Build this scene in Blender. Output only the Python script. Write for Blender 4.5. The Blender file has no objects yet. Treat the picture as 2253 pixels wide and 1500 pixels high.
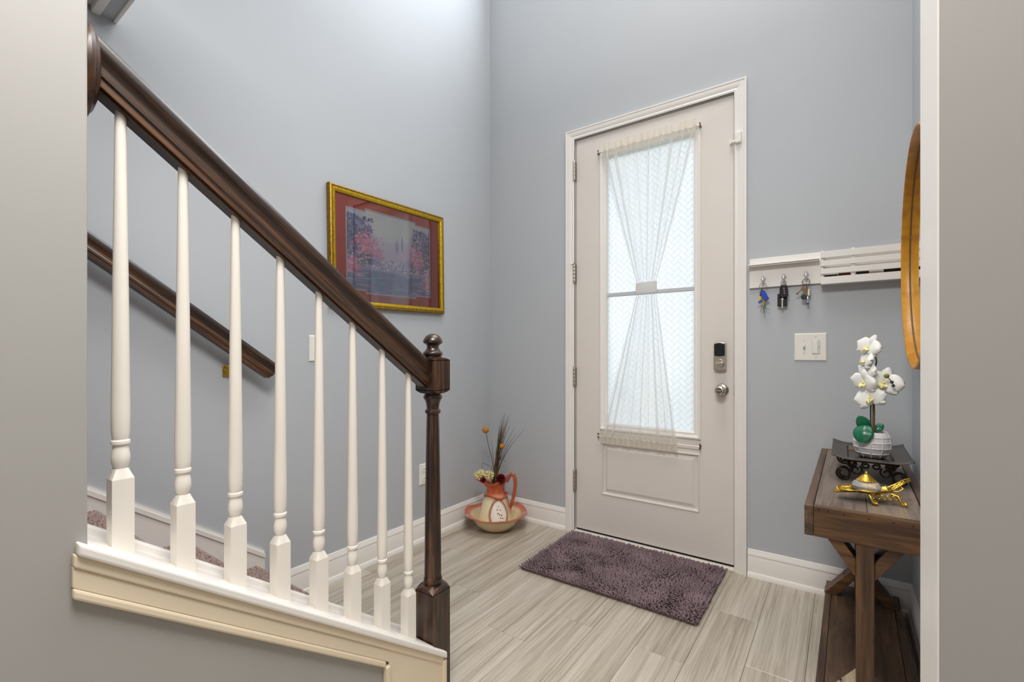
import bpy, math, random
import numpy as np
from mathutils import Vector, Matrix
random.seed(7)
rng = np.random.default_rng(7)
PI = math.pi
sc = bpy.context.scene
COL = sc.collection

# ------------------------------------------------------------------ camera
cd = bpy.data.cameras.new('camera')
cam = bpy.data.objects.new('camera', cd); COL.objects.link(cam)
cam.location = (0, 0, 1.12)
cam.rotation_euler = (PI/2, 0, math.radians(35.517))
cd.sensor_width = 36.0; cd.sensor_fit = 'HORIZONTAL'
cd.lens = 1022.6/2253*36.0
cd.shift_y = 26.8/2253
cd.clip_start = 0.02
sc.camera = cam

# ------------------------------------------------------------------ world, lights, exposure
w = bpy.data.worlds.new('sky'); sc.world = w; w.use_nodes = True
bg = w.node_tree.nodes['Background']
bg.inputs[0].default_value = (0.91, 0.95, 1.0, 1); bg.inputs[1].default_value = 2.5

def area(name, loc, rot, sx, sy, power, col):
    l = bpy.data.lights.new(name, 'AREA'); l.shape = 'RECTANGLE'
    l.size = sx; l.size_y = sy; l.energy = power; l.color = col
    o = bpy.data.objects.new(name, l); COL.objects.link(o)
    o.location = loc; o.rotation_euler = rot
    return o
area('foyer_ceiling_light', (-0.55, 1.45, 4.5), (0, 0, 0), 1.0, 1.0, 38, (1.0, 0.94, 0.86))
area('upper_foyer_fill', (-0.9, 2.55, 4.2), (-PI/2, 0, 0), 1.6, 1.4, 54, (0.88, 0.94, 1.0))  # added cool fill for the left wall; no window is built above the door
area('hall_ceiling_fill', (-0.22, 0.18, 2.70), (0, 0, 0), 0.8, 0.7, 52, (1.0, 0.97, 0.935))  # unseen lamp added as fill, placed to reach the lower left wall
area('hall_rear_fill', (0.6, -2.9, 1.5), (PI/2, 0, 0), 2.2, 1.5, 24, (1.0, 0.92, 0.84))  # added warm fill from behind the camera; the rear wall has no window

sc.view_settings.view_transform = 'Standard'
sc.view_settings.look = 'None'
sc.view_settings.gamma = 1.0
sc.view_settings.use_curve_mapping = False
sc.view_settings.exposure = 0.0
sc.cycles.max_bounces = 6; sc.cycles.diffuse_bounces = 4; sc.cycles.glossy_bounces = 3
sc.cycles.transmission_bounces = 6; sc.cycles.transparent_max_bounces = 12
sc.cycles.caustics_reflective = False; sc.cycles.caustics_refractive = False
sc.cycles.adaptive_threshold = 0.03

# ------------------------------------------------------------------ materials
def srgb(r, g, b):
    f = lambda v: (v/255/12.92) if v/255 <= 0.04045 else ((v/255+0.055)/1.055)**2.4
    return (f(r), f(g), f(b), 1)
MATS = {}
def newmat(name):
    m = bpy.data.materials.new(name); m.use_nodes = True
    nt = m.node_tree; b = nt.nodes['Principled BSDF']
    MATS[name] = m
    return m, nt, b
def nd(nt, t, **kw):
    n = nt.nodes.new(t)
    for k, v in kw.items(): setattr(n, k, v)
    return n
def ramp(nt, stops):
    n = nd(nt, 'ShaderNodeValToRGB'); e = n.color_ramp.elements
    while len(e) < len(stops): e.new(0.5)
    for el, (p, c) in zip(e, stops): el.position = p; el.color = c
    return n
def coords(nt, scale=(1, 1, 1), kind='Object', rnd=0.0):
    tc = nd(nt, 'ShaderNodeTexCoord'); mp = nd(nt, 'ShaderNodeMapping')
    nt.links.new(tc.outputs[kind], mp.inputs['Vector']); mp.inputs['Scale'].default_value = scale
    if rnd:
        oi = nd(nt, 'ShaderNodeObjectInfo'); mu = nd(nt, 'ShaderNodeMath', operation='MULTIPLY')
        mu.inputs[1].default_value = rnd; nt.links.new(oi.outputs['Random'], mu.inputs[0])
        cb = nd(nt, 'ShaderNodeCombineXYZ')
        for i in range(3): nt.links.new(mu.outputs[0], cb.inputs[i])
        nt.links.new(cb.outputs[0], mp.inputs['Location'])
    return mp.outputs['Vector']
def bump(nt, b, height, strength=0.2, dist=0.002):
    n = nd(nt, 'ShaderNodeBump'); n.inputs['Strength'].default_value = strength; n.inputs['Distance'].default_value = dist
    nt.links.new(height, n.inputs['Height']); nt.links.new(n.outputs['Normal'], b.inputs['Normal'])
def paint(name, col, rough=0.5, var=0.04, nscale=6, bumpy=0.0, bscale=300, metallic=0, spec=0.5, coat=0):
    m, nt, b = newmat(name)
    v = coords(nt)
    n = nd(nt, 'ShaderNodeTexNoise'); n.inputs['Scale'].default_value = nscale; n.inputs['Detail'].default_value = 3
    nt.links.new(v, n.inputs['Vector'])
    lo = tuple(c*(1-var) for c in col[:3])+(1,); hi = tuple(min(1, c*(1+var)) for c in col[:3])+(1,)
    r = ramp(nt, [(0.3, lo), (0.7, hi)]); nt.links.new(n.outputs['Fac'], r.inputs['Fac'])
    nt.links.new(r.outputs['Color'], b.inputs['Base Color'])
    b.inputs['Roughness'].default_value = rough; b.inputs['Metallic'].default_value = metallic
    b.inputs['Specular IOR Level'].default_value = spec; b.inputs['Coat Weight'].default_value = coat
    if bumpy:
        n2 = nd(nt, 'ShaderNodeTexNoise'); n2.inputs['Scale'].default_value = bscale; nt.links.new(v, n2.inputs['Vector'])
        bump(nt, b, n2.outputs['Fac'], bumpy)
    return m
def wood(name, stops, grain=(3, 60, 60), rough=0.4, rnd=0.0, coat=0.0, blotch=1.2, bumps=0.15):
    """grain runs along the local axis with the smallest scale"""
    m, nt, b = newmat(name)
    v = coords(nt, grain, rnd=rnd)
    n = nd(nt, 'ShaderNodeTexNoise'); n.inputs['Scale'].default_value = 1.0; n.inputs['Detail'].default_value = 8
    n.inputs['Roughness'].default_value = 0.62; n.inputs['Distortion'].default_value = 0.7
    nt.links.new(v, n.inputs['Vector'])
    v2 = coords(nt, tuple(g*0.12*blotch for g in grain), rnd=rnd)
    n2 = nd(nt, 'ShaderNodeTexNoise'); n2.inputs['Scale'].default_value = 1.0; n2.inputs['Detail'].default_value = 3
    nt.links.new(v2, n2.inputs['Vector'])
    mx = nd(nt, 'ShaderNodeMix'); mx.inputs[0].default_value = 0.4
    nt.links.new(n.outputs['Fac'], mx.inputs[2]); nt.links.new(n2.outputs['Fac'], mx.inputs[3])
    r = ramp(nt, [(0.5+(p_-0.52)*0.5, c_) for p_, c_ in stops]); nt.links.new(mx.outputs[0], r.inputs['Fac'])
    nt.links.new(r.outputs['Color'], b.inputs['Base Color'])
    b.inputs['Roughness'].default_value = rough; b.inputs['Coat Weight'].default_value = coat; b.inputs['Coat Roughness'].default_value = 0.25
    bump(nt, b, n.outputs['Fac'], bumps, 0.001)
    return m
def attrmat(name, rough=0.4, coat=0.0, spec=0.5):
    m, nt, b = newmat(name)
    a = nd(nt, 'ShaderNodeAttribute', attribute_name='Col'); nt.links.new(a.outputs['Color'], b.inputs['Base Color'])
    b.inputs['Roughness'].default_value = rough; b.inputs['Coat Weight'].default_value = coat
    b.inputs['Specular IOR Level'].default_value = spec
    n = nd(nt, 'ShaderNodeTexNoise'); n.inputs['Scale'].default_value = 120
    bump(nt, b, n.outputs['Fac'], 0.03)
    return m

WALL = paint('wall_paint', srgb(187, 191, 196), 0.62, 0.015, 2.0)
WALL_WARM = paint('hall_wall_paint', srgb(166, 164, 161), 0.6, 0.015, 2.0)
CEIL = paint('ceiling_paint', srgb(236, 234, 230), 0.8, 0.01)
TRIM = paint('trim_enamel', srgb(240, 236, 231), 0.32, 0.012, 8)
DOORW = paint('door_enamel', srgb(226, 219, 212), 0.38, 0.015, 4)
CREAM = paint('cream_enamel', srgb(236, 230, 220), 0.34, 0.015, 8)
FASCIA = paint('warm_lit_cream_enamel', srgb(230, 215, 190), 0.36, 0.02, 6)  # warm hall light put into the fascia's cream colour
PLASTIC = paint('white_plastic', srgb(240, 238, 230), 0.3, 0.01)
DARK = wood('dark_stained_oak', [(0.25, srgb(20, 12, 8)), (0.52, srgb(46, 28, 16)), (0.72, srgb(86, 53, 24)), (0.95, srgb(124, 80, 36))], (6, 150, 150), 0.32, coat=0.3)
DARKZ = wood('dark_stained_oak_upright', [(0.25, srgb(22, 14, 11)), (0.52, srgb(48, 30, 21)), (0.68, srgb(88, 56, 30)), (0.88, srgb(116, 76, 38))], (90, 90, 5), 0.32, coat=0.35)
RUSTX = wood('rustic_stained_pine_x', [(0.18, srgb(42, 28, 20)), (0.42, srgb(80, 56, 36)), (0.62, srgb(108, 76, 46)), (0.88, srgb(142, 104, 62))], (4, 55, 55), 0.5, rnd=13)
RUSTY = wood('rustic_stained_pine', [(0.18, srgb(46, 34, 28)), (0.42, srgb(80, 60, 46)), (0.62, srgb(102, 78, 58)), (0.88, srgb(140, 108, 72))], (55, 4, 55), 0.48, rnd=13)
RUSTZ = wood('rustic_stained_pine_upright', [(0.18, srgb(40, 27, 20)), (0.42, srgb(72, 50, 34)), (0.62, srgb(94, 68, 44)), (0.88, srgb(126, 94, 60))], (55, 55, 4), 0.5, rnd=13)
RUSTG = wood('rustic_greyed_pine', [(0.18, srgb(74, 62, 54)), (0.42, srgb(108, 95, 85)), (0.66, srgb(126, 112, 100)), (0.9, srgb(154, 130, 100))], (55, 4, 55), 0.45, rnd=13)
RAWPINE = wood('raw_pine', [(0.25, srgb(140, 122, 98)), (0.55, srgb(182, 164, 138)), (0.85, srgb(208, 194, 170))], (55, 4, 55), 0.6, rnd=5)
FLOORW = wood('oak_plank', [(0.06, srgb(120, 108, 94)), (0.34, srgb(164, 153, 138)), (0.56, srgb(186, 176, 161)), (0.94, srgb(210, 202, 190))], (85, 2.4, 85), 0.26, rnd=37, blotch=1.6, bumps=0.04)
AMBER = wood('amber_veneer', [(0.25, srgb(176, 112, 14)), (0.5, srgb(205, 140, 26)), (0.8, srgb(222, 160, 44))], (14, 14, 14), 0.35)
BLACKG = paint('black_gap', srgb(16, 14, 13), 0.8, 0.05)
NICKEL = paint('satin_nickel', srgb(196, 190, 178), 0.28, 0.03, 40, metallic=1.0)
CHROME = paint('chrome', srgb(225, 225, 228), 0.1, 0.02, 40, metallic=1.0)
BRONZE = paint('bronze', srgb(110, 92, 74), 0.35, 0.1, 60, metallic=1.0)
BRASS = paint('polished_brass', srgb(206, 164, 66), 0.27, 0.2, 90, bumpy=0.25, bscale=180, metallic=1.0)
IRON = paint('dark_iron', srgb(46, 36, 28), 0.3, 0.2, 40, metallic=0.7)
TRAYM = paint('bronze_tray', srgb(72, 62, 54), 0.32, 0.1, 30, metallic=0.75)
GOLD = paint('gilt_frame', srgb(206, 170, 44), 0.32, 0.22, 70, bumpy=0.35, bscale=90, metallic=0.85)
GOLDD = paint('gilt_frame_dark', srgb(150, 118, 44), 0.4, 0.3, 70, bumpy=0.35, bscale=90, metallic=0.8)
REDMAT = paint('red_mount_board', srgb(206, 70, 54), 0.75, 0.03)
PINKMAT = paint('pale_mount_board', srgb(226, 205, 214), 0.75, 0.02)
BLACKP = paint('black_plastic', srgb(22, 22, 26), 0.22, 0.05)
BLUEP = paint('blue_plastic', srgb(22, 62, 178), 0.35, 0.05)
YELP = paint('yellow_plastic', srgb(220, 205, 30), 0.35, 0.05)
GRNP = paint('green_cord', srgb(20, 140, 105), 0.6, 0.05)
REDP = paint('red_cord', srgb(190, 60, 60), 0.6, 0.05)
PETAL = paint('orchid_petal', srgb(246, 246, 242), 0.55, 0.02, 20)
PETY = paint('orchid_lip', srgb(238, 228, 160), 0.55, 0.15, 60)
LEAF = paint('orchid_leaf', srgb(14, 104, 70), 0.25, 0.18, 14)
STEMB = paint('brown_stem', srgb(112, 82, 44), 0.6, 0.15, 40)
STEMG = paint('dark_green_stem', srgb(36, 58, 30), 0.6, 0.15, 40)
BUD = paint('green_bud', srgb(120, 124, 34), 0.5, 0.1, 40)
GRASS = paint('dried_grass_blade', srgb(104, 84, 44), 0.7, 0.3, 40)
GRASSD = paint('dark_dried_stem', srgb(50, 40, 28), 0.7, 0.2, 40)
CREAMFL = paint('cream_petal', srgb(238, 228, 176), 0.7, 0.06, 60)
REDFL = paint('crimson_petal', srgb(112, 14, 22), 0.6, 0.2, 60)
ORANGEB = paint('orange_ball_flower', srgb(184, 122, 42), 0.85, 0.15, 200, bumpy=0.6, bscale=400)
POTM = paint('white_glazed_pot', srgb(226, 222, 222), 0.22, 0.03, 20, coat=0.3)
CARPET = paint('stair_carpet_base', srgb(166, 145, 138), 0.95, 0.35, 320, bumpy=0.8, bscale=500)
PILE = paint('chenille', srgb(126, 106, 111), 0.8, 0.25, 7, bumpy=0.3, bscale=600)
MATB = paint('mat_backing', srgb(92, 78, 74), 0.9, 0.1)
CARD = paint('brown_card', srgb(96, 58, 32), 0.6, 0.3, 30)
CARDB = paint('dark_card', srgb(30, 24, 24), 0.5, 0.3, 30)
CARDW = paint('white_paper', srgb(222, 216, 204), 0.7, 0.08, 30)
MUNT = paint('grey_muntin', srgb(196, 200, 204), 0.4, 0.02)
CONCRETE = paint('porch_concrete', srgb(186, 180, 168), 0.9, 0.08, 5)
LAWN = paint('lawn', srgb(120, 130, 92), 0.95, 0.2, 9)
GLAZE = attrmat('painted_glaze', 0.16, 0.6)
ART = attrmat('printed_artwork', 0.6)

# frosted door glass: lets daylight through diffusely
m, nt, b = newmat('frosted_glass')
tr = nd(nt, 'ShaderNodeBsdfTranslucent'); rf = nd(nt, 'ShaderNodeBsdfRefraction'); gl = nd(nt, 'ShaderNodeBsdfGlossy')
no = nd(nt, 'ShaderNodeTexNoise'); no.inputs['Scale'].default_value = 3.0
rp = ramp(nt, [(0.3, (0.90, 0.93, 0.97, 1)), (0.7, (0.97, 0.98, 0.99, 1))]); nt.links.new(no.outputs['Fac'], rp.inputs['Fac'])
nt.links.new(rp.outputs['Color'], tr.inputs['Color']); nt.links.new(rp.outputs['Color'], rf.inputs['Color'])
rf.inputs['Roughness'].default_value = 0.55; rf.inputs['IOR'].default_value = 1.2; gl.inputs['Roughness'].default_value = 0.25
m1 = nd(nt, 'ShaderNodeMixShader'); m1.inputs[0].default_value = 0.35
m2 = nd(nt, 'ShaderNodeMixShader'); m2.inputs[0].default_value = 0.05
nt.links.new(tr.outputs[0], m1.inputs[1]); nt.links.new(rf.outputs[0], m1.inputs[2])
nt.links.new(m1.outputs[0], m2.inputs[1]); nt.links.new(gl.outputs[0], m2.inputs[2])
nt.links.new(m2.outputs[0], nt.nodes['Material Output'].inputs['Surface'])
FROST = m
m, nt, b = newmat('etched_line')
tr = nd(nt, 'ShaderNodeBsdfTranslucent'); no = nd(nt, 'ShaderNodeTexNoise'); no.inputs['Scale'].default_value = 9
rp = ramp(nt, [(0.3, (0.42, 0.44, 0.47, 1)), (0.7, (0.60, 0.62, 0.65, 1))]); nt.links.new(no.outputs['Fac'], rp.inputs['Fac'])
nt.links.new(rp.outputs['Color'], tr.inputs['Color']); df = nd(nt, 'ShaderNodeBsdfDiffuse'); nt.links.new(rp.outputs['Color'], df.inputs['Color'])
m1 = nd(nt, 'ShaderNodeMixShader'); m1.inputs[0].default_value = 0.35
nt.links.new(tr.outputs[0], m1.inputs[1]); nt.links.new(df.outputs[0], m1.inputs[2]); nt.links.new(m1.outputs[0], nt.nodes['Material Output'].inputs['Surface'])
ETCH = m
# sheer curtain fabric
def sheer(name, col, opacity):
    m, nt, b = newmat(name)
    tp = nd(nt, 'ShaderNodeBsdfTransparent'); tr = nd(nt, 'ShaderNodeBsdfTranslucent'); df = nd(nt, 'ShaderNodeBsdfDiffuse')
    v = coords(nt, (400, 400, 400)); n = nd(nt, 'ShaderNodeTexNoise'); n.inputs['Scale'].default_value = 1.0; nt.links.new(v, n.inputs['Vector'])
    r = ramp(nt, [(0.3, tuple(c*0.96 for c in col[:3])+(1,)), (0.7, col)]); nt.links.new(n.outputs['Fac'], r.inputs['Fac'])
    nt.links.new(r.outputs['Color'], tr.inputs['Color']); nt.links.new(r.outputs['Color'], df.inputs['Color'])
    a = nd(nt, 'ShaderNodeMixShader'); a.inputs[0].default_value = 0.4
    nt.links.new(tr.outputs[0], a.inputs[1]); nt.links.new(df.outputs[0], a.inputs[2])
    # a woven sheer looks denser where the cloth is seen edge-on
    lw = nd(nt, 'ShaderNodeLayerWeight'); lw.inputs['Blend'].default_value = 0.35
    mr = nd(nt, 'ShaderNodeMapRange'); mr.inputs['To Min'].default_value = opacity; mr.inputs['To Max'].default_value = 0.95
    nt.links.new(lw.outputs['Facing'], mr.inputs['Value'])
    o = nd(nt, 'ShaderNodeMixShader'); nt.links.new(mr.outputs[0], o.inputs[0])
    nt.links.new(tp.outputs[0], o.inputs[1]); nt.links.new(a.outputs[0], o.inputs[2])
    nt.links.new(o.outputs[0], nt.nodes['Material Output'].inputs['Surface'])
    return m
SHEER = sheer('sheer_voile', (1.0, 1.0, 0.99, 1), 0.28)
RUFFLE = sheer('gathered_voile', (0.92, 0.88, 0.80, 1), 0.70)
# clear glazing
def glass(name, refl, rough=0.0, tint=(1, 1, 1, 1)):
    m, nt, b = newmat(name)
    tp = nd(nt, 'ShaderNodeBsdfTransparent'); tp.inputs[0].default_value = tint
    gl = nd(nt, 'ShaderNodeBsdfGlossy'); gl.inputs['Roughness'].default_value = rough
    fr = nd(nt, 'ShaderNodeFresnel'); fr.inputs['IOR'].default_value = 1.52
    mr = nd(nt, 'ShaderNodeMapRange'); mr.inputs['To Min'].default_value = refl; mr.inputs['To Max'].default_value = 1.0
    nt.links.new(fr.outputs[0], mr.inputs['Value'])
    n = nd(nt, 'ShaderNodeTexNoise'); n.inputs['Scale'].default_value = 3
    bm = nd(nt, 'ShaderNodeBump'); bm.inputs['Strength'].default_value = 0.004; nt.links.new(n.outputs['Fac'], bm.inputs['Height'])
    nt.links.new(bm.outputs['Normal'], gl.inputs['Normal'])
    o = nd(nt, 'ShaderNodeMixShader'); nt.links.new(mr.outputs[0], o.inputs[0])
    nt.links.new(tp.outputs[0], o.inputs[1]); nt.links.new(gl.outputs[0], o.inputs[2])
    nt.links.new(o.outputs[0], nt.nodes['Material Output'].inputs['Surface'])
    return m
PICGLASS = glass('picture_glass', 0.06)
m, nt, b = newmat('cut_crystal'); b.inputs['Transmission Weight'].default_value = 0.7; b.inputs['Roughness'].default_value = 0.05; b.inputs['IOR'].default_value = 1.5; b.inputs['Base Color'].default_value = (0.95, 0.96, 0.97, 1)
n = nd(nt, 'ShaderNodeTexNoise'); n.inputs['Scale'].default_value = 60; bump(nt, b, n.outputs['Fac'], 0.1)
CRYSTAL = m
m, nt, b = newmat('mirror_glass'); b.inputs['Metallic'].default_value = 1.0; b.inputs['Roughness'].default_value = 0.02; b.inputs['Base Color'].default_value = (0.93, 0.94, 0.94, 1)
n = nd(nt, 'ShaderNodeTexNoise'); n.inputs['Scale'].default_value = 4; bump(nt, b, n.outputs['Fac'], 0.003)
MIRROR = m

# ------------------------------------------------------------------ mesh helpers
class MB:
    def __init__(s): s.v = []; s.f = []; s.c = []
    def add(s, vs, fs, M=None, col=None):
        k = len(s.v)
        for p in vs:
            p = Vector(p)
            s.v.append(M @ p if M is not None else p)
        s.f += [tuple(i+k for i in f) for f in fs]
        if col is not None:
            s.c += [col]*len(vs) if not isinstance(col, list) else col
        return s
    def box(s, x0, x1, y0, y1, z0, z1, M=None):
        vs = [(x, y, z) for z in (z0, z1) for y in (y0, y1) for x in (x0, x1)]
        return s.add(vs, [(0, 2, 3, 1), (4, 5, 7, 6), (0, 1, 5, 4), (2, 6, 7, 3), (0, 4, 6, 2), (1, 3, 7, 5)], M)
    def cbox(s, x0, x1, y0, y1, z0, z1, b, M=None):
        """box with chamfered top edges"""
        vs = [(x0, y0, z0), (x1, y0, z0), (x1, y1, z0), (x0, y1, z0), (x0, y0, z1-b), (x1, y0, z1-b), (x1, y1, z1-b), (x0, y1, z1-b),
              (x0+b, y0+b, z1), (x1-b, y0+b, z1), (x1-b, y1-b, z1), (x0+b, y1-b, z1)]
        fs = [(3, 2, 1, 0), (8, 9, 10, 11)]
        for i in range(4):
            j = (i+1) % 4
            fs += [(i, j, j+4, i+4), (i+4, j+4, j+8, i+8)]
        return s.add(vs, fs, M)
    def prism(s, poly, a, b, axis='x', M=None):
        """poly in the two remaining axes, extruded from a to b along axis"""
        n = len(poly)
        mk = {'x': lambda p, t: (t, p[0], p[1]), 'y': lambda p, t: (p[0], t, p[1]), 'z': lambda p, t: (p[0], p[1], t)}[axis]
        vs = [mk(p, a) for p in poly]+[mk(p, b) for p in poly]
        fs = [tuple(range(n-1, -1, -1)), tuple(range(n, 2*n))]+[(i, (i+1) % n, (i+1) % n+n, i+n) for i in range(n)]
        return s.add(vs, fs, M)
    def lathe(s, prof, seg=24, M=None, cap=True, sx=1, sy=1):
        vs = []; n = len(prof)
        for r, z in prof:
            for k in range(seg):
                a = 2*PI*k/seg; vs.append((r*math.cos(a)*sx, r*math.sin(a)*sy, z))
        fs = [(i*seg+k, i*seg+(k+1) % seg, (i+1)*seg+(k+1) % seg, (i+1)*seg+k) for i in range(n-1) for k in range(seg)]
        if cap: fs += [tuple(range(seg-1, -1, -1)), tuple((n-1)*seg+k for k in range(seg))]
        return s.add(vs, fs, M)
    def tube(s, pts, r, seg=8, M=None, closed=False):
        pts = [Vector(p) for p in pts]; n = len(pts)
        rad = r if isinstance(r, (list, tuple)) else [r]*n
        vs = []; up = None
        for i, p in enumerate(pts):
            t = (pts[(i+1) % n]-pts[i-1]) if closed else (pts[min(i+1, n-1)]-pts[max(i-1, 0)])
            t = t.normalized() if t.length > 1e-9 else Vector((0, 0, 1))
            if up is None:
                up = t.cross(Vector((0, 0, 1)))
                if up.length < 0.1: up = t.cross(Vector((0, 1, 0)))
            up = (up - t*up.dot(t))
            if up.length < 1e-6: up = t.orthogonal()
            up.normalize(); w_ = t.cross(up)
            for k in range(seg):
                a = 2*PI*k/seg; vs.append(p+(up*math.cos(a)+w_*math.sin(a))*rad[i])
        m_ = n if closed else n-1
        fs = [(i*seg+k, i*seg+(k+1) % seg, ((i+1) % n)*seg+(k+1) % seg, ((i+1) % n)*seg+k) for i in range(m_) for k in range(seg)]
        if not closed: fs += [tuple(range(seg-1, -1, -1)), tuple((n-1)*seg+k for k in range(seg))]
        return s.add(vs, fs, M)
    def grid(s, fn, nu, nv, M=None, closeu=False):
        vs = [fn(i/(nu if closeu else nu-1), j/(nv-1)) for j in range(nv) for i in range(nu)]
        fs = []
        for j in range(nv-1):
            for i in range(nu if closeu else nu-1):
                i2 = (i+1) % nu
                fs.append((j*nu+i, j*nu+i2, (j+1)*nu+i2, (j+1)*nu+i))
        return s.add(vs, fs, M)
    def rings(s, rects, mk):
        """nested rectangles (a0,a1,b0,b1,depth) joined in order, last one filled"""
        vs = []; fs = []
        for (a0, a1, b0, b1, d) in rects:
            vs += [mk(a0, b0, d), mk(a1, b0, d), mk(a1, b1, d), mk(a0, b1, d)]
        for i in range(len(rects)-1):
            for k in range(4):
                fs.append((i*4+k, i*4+(k+1) % 4, i*4+4+(k+1) % 4, i*4+4+k))
        return vs, fs
    def sphere(s, c, r, seg=12, M=None, sz=1):
        prof = [(max(1e-4, r*math.sin(PI*i/(seg//2))), -r*sz*math.cos(PI*i/(seg//2))) for i in range(seg//2+1)]
        T = Matrix.Translation(c)
        return s.lathe(prof, seg, (M @ T) if M is not None else T)
    def build(s, name, mat, parent=None, smooth=None, bevel=0, seg=2, sub=0, solid=0):
        me = bpy.data.meshes.new(name)
        P = np.array([tuple(p) for p in s.v])
        if parent is not None: org = np.array(world_loc(parent))
        else: org = np.array([(P[:, 0].min()+P[:, 0].max())/2, (P[:, 1].min()+P[:, 1].max())/2, P[:, 2].min()])
        me.from_pydata([tuple(p) for p in (P-org)], [], s.f)
        me.validate(); me.update()
        import bmesh
        bm = bmesh.new(); bm.from_mesh(me); bmesh.ops.recalc_face_normals(bm, faces=bm.faces); bm.to_mesh(me); bm.free()
        me.materials.append(mat)
        if s.c:
            at = me.color_attributes.new('Col', 'FLOAT_COLOR', 'POINT')
            at.data.foreach_set('color', np.array(s.c, dtype=np.float32).ravel())
        if smooth is not None:
            me.shade_smooth(); me.set_sharp_from_angle(angle=math.radians(smooth))
        o = bpy.data.objects.new(name, me); COL.objects.link(o)
        if parent is not None: o.parent = parent
        else: o.location = org
        if solid:
            md = o.modifiers.new('solid', 'SOLIDIFY'); md.thickness = solid; md.offset = 0
        if bevel:
            md = o.modifiers.new('bevel', 'BEVEL'); md.width = bevel; md.segments = seg; md.limit_method = 'ANGLE'; md.angle_limit = math.radians(40)
        if sub:
            md = o.modifiers.new('sub', 'SUBSURF'); md.levels = sub; md.render_levels = sub
        return o
def world_loc(o):
    p = Vector((0, 0, 0))
    while o is not None: p = p+o.location; o = o.parent
    return p
def tag(o, label=None, cat=None, group=None, kind=None):
    if label: o['label'] = label
    if cat: o['category'] = cat
    if group: o['group'] = group
    if kind: o['kind'] = kind
    return o
def thing(name, loc, label, cat, group=None, kind=None):
    o = bpy.data.objects.new(name, None); COL.objects.link(o); o.location = loc; o.empty_display_size = 0.05
    return tag(o, label, cat, group, kind)
def local(mb_fn, name, mat, parent, M, **kw):
    """mesh built in its own frame, object placed by world matrix M (grain follows local axes)"""
    mb = MB(); mb_fn(mb)
    me_o = mb.build(name, mat, None, **kw)
    me_o.data.transform(Matrix.Translation(me_o.location))
    me_o.parent = parent
    T = Matrix.Translation(-world_loc(parent)) if parent is not None else Matrix.Identity(4)
    me_o.matrix_local = T @ M
    return me_o
def copy_obj(o, parent=None):
    c = o.copy(); COL.objects.link(c); c.parent = parent
    return c

# ================================================================== SETTING
XL = -2.053; YW = 2.605; XR = 0.238; XF = -1.0425; XB = -1.1575; YE = 0.2234
# ---- floor with planks
fl = MB().box(-2.2, 3.3, -3.1, 2.62, -0.06, -0.012).build('floor', BLACKG)
tag(fl, 'grey-brown oak plank floor of the entry hall', 'floor', kind='structure')
PW = 0.1808
joint = {-0.651: 1.7245, -1.0126: 1.736, -1.1934: 1.50, -0.289: 1.845, -0.4702: 0.95, -0.8318: 1.02, -0.1082: 1.16, 0.0726: 2.1}
row = 0
x = -0.651-8*PW
while x < 1.5:
    key = min(joint, key=lambda k: abs(k-x))
    yj = joint[key] if abs(key-x) < 0.02 else 0.3+1.2*((row*0.377) % 1.0)
    L = 1.22
    ys = [yj]
    while ys[-1] < 2.62: ys.append(ys[-1]+L)
    while ys[0] > -0.5: ys.insert(0, ys[0]-L)
    ys = [max(-0.6, min(2.615, y)) for y in ys]
    for a, c in zip(ys[:-1], ys[1:]):
        if c-a < 0.02: continue
        x0 = max(x, -2.05); x1 = x+PW
        if x1 < -2.04: continue
        if x1 > XF+0.05 and x1 > 0.3 and a > 0.7: continue
        g = 0.0005
        p = MB().cbox(x0+g, x1-g, a+g, c-g, -0.012, 0.0, 0.0009).build('plank', FLOORW, fl)
        # own origin so that each board has its own grain
        mid = Vector(((x0+x1)/2, (a+c)/2, 0)) - world_loc(fl)
        p.data.transform(Matrix.Translation(-mid)); p.location = mid
    x += PW; row += 1

def struct(mb, name, mat, label, cat='wall', **kw):
    o = mb.build(name, mat, **kw); return tag(o, label, cat, kind='structure')
ZC = 5.3
struct(MB().box(-2.2, XL, -3.1, 2.76, -0.02, ZC), 'wall_left', WALL, 'tall blue-grey wall beside the staircase with the framed picture')
DX0, DX1, DZ1 = -1.392, -0.438, 2.478
struct(MB().box(XL, DX0, YW, 2.76, -0.02, ZC).box(DX1, 0.39, YW, 2.76, -0.02, ZC).box(DX0, DX1, YW, 2.76, DZ1, ZC), 'wall_back', WALL, 'blue-grey wall around the front door')
struct(MB().box(XR, 0.39, 0.719, YW, -0.02, ZC), 'wall_right', WALL, 'blue-grey wall behind the console table and round mirror')
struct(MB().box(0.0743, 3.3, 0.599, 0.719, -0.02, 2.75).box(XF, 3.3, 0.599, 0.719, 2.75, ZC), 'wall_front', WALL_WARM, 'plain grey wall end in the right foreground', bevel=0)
SL = 0.727
def zcap(y): return 0.755-SL*(y-0.281)
CT = 0.022
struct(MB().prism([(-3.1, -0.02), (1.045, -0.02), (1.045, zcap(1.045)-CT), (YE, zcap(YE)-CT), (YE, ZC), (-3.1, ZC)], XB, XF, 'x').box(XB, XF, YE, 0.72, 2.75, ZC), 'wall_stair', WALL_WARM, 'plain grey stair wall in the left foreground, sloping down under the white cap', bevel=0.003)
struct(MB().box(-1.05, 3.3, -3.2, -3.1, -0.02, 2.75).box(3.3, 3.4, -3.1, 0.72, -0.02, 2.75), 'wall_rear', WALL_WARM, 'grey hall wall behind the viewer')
struct(MB().box(-2.2, 0.39, 0.6, 2.76, ZC, ZC+0.1).box(-2.2, XF, -3.1, 0.6, ZC, ZC+0.1).box(-2.2, XB, -3.2, -3.1, -0.02, ZC), 'ceiling_foyer', CEIL, 'white ceiling high above the foyer', 'ceiling')
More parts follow.
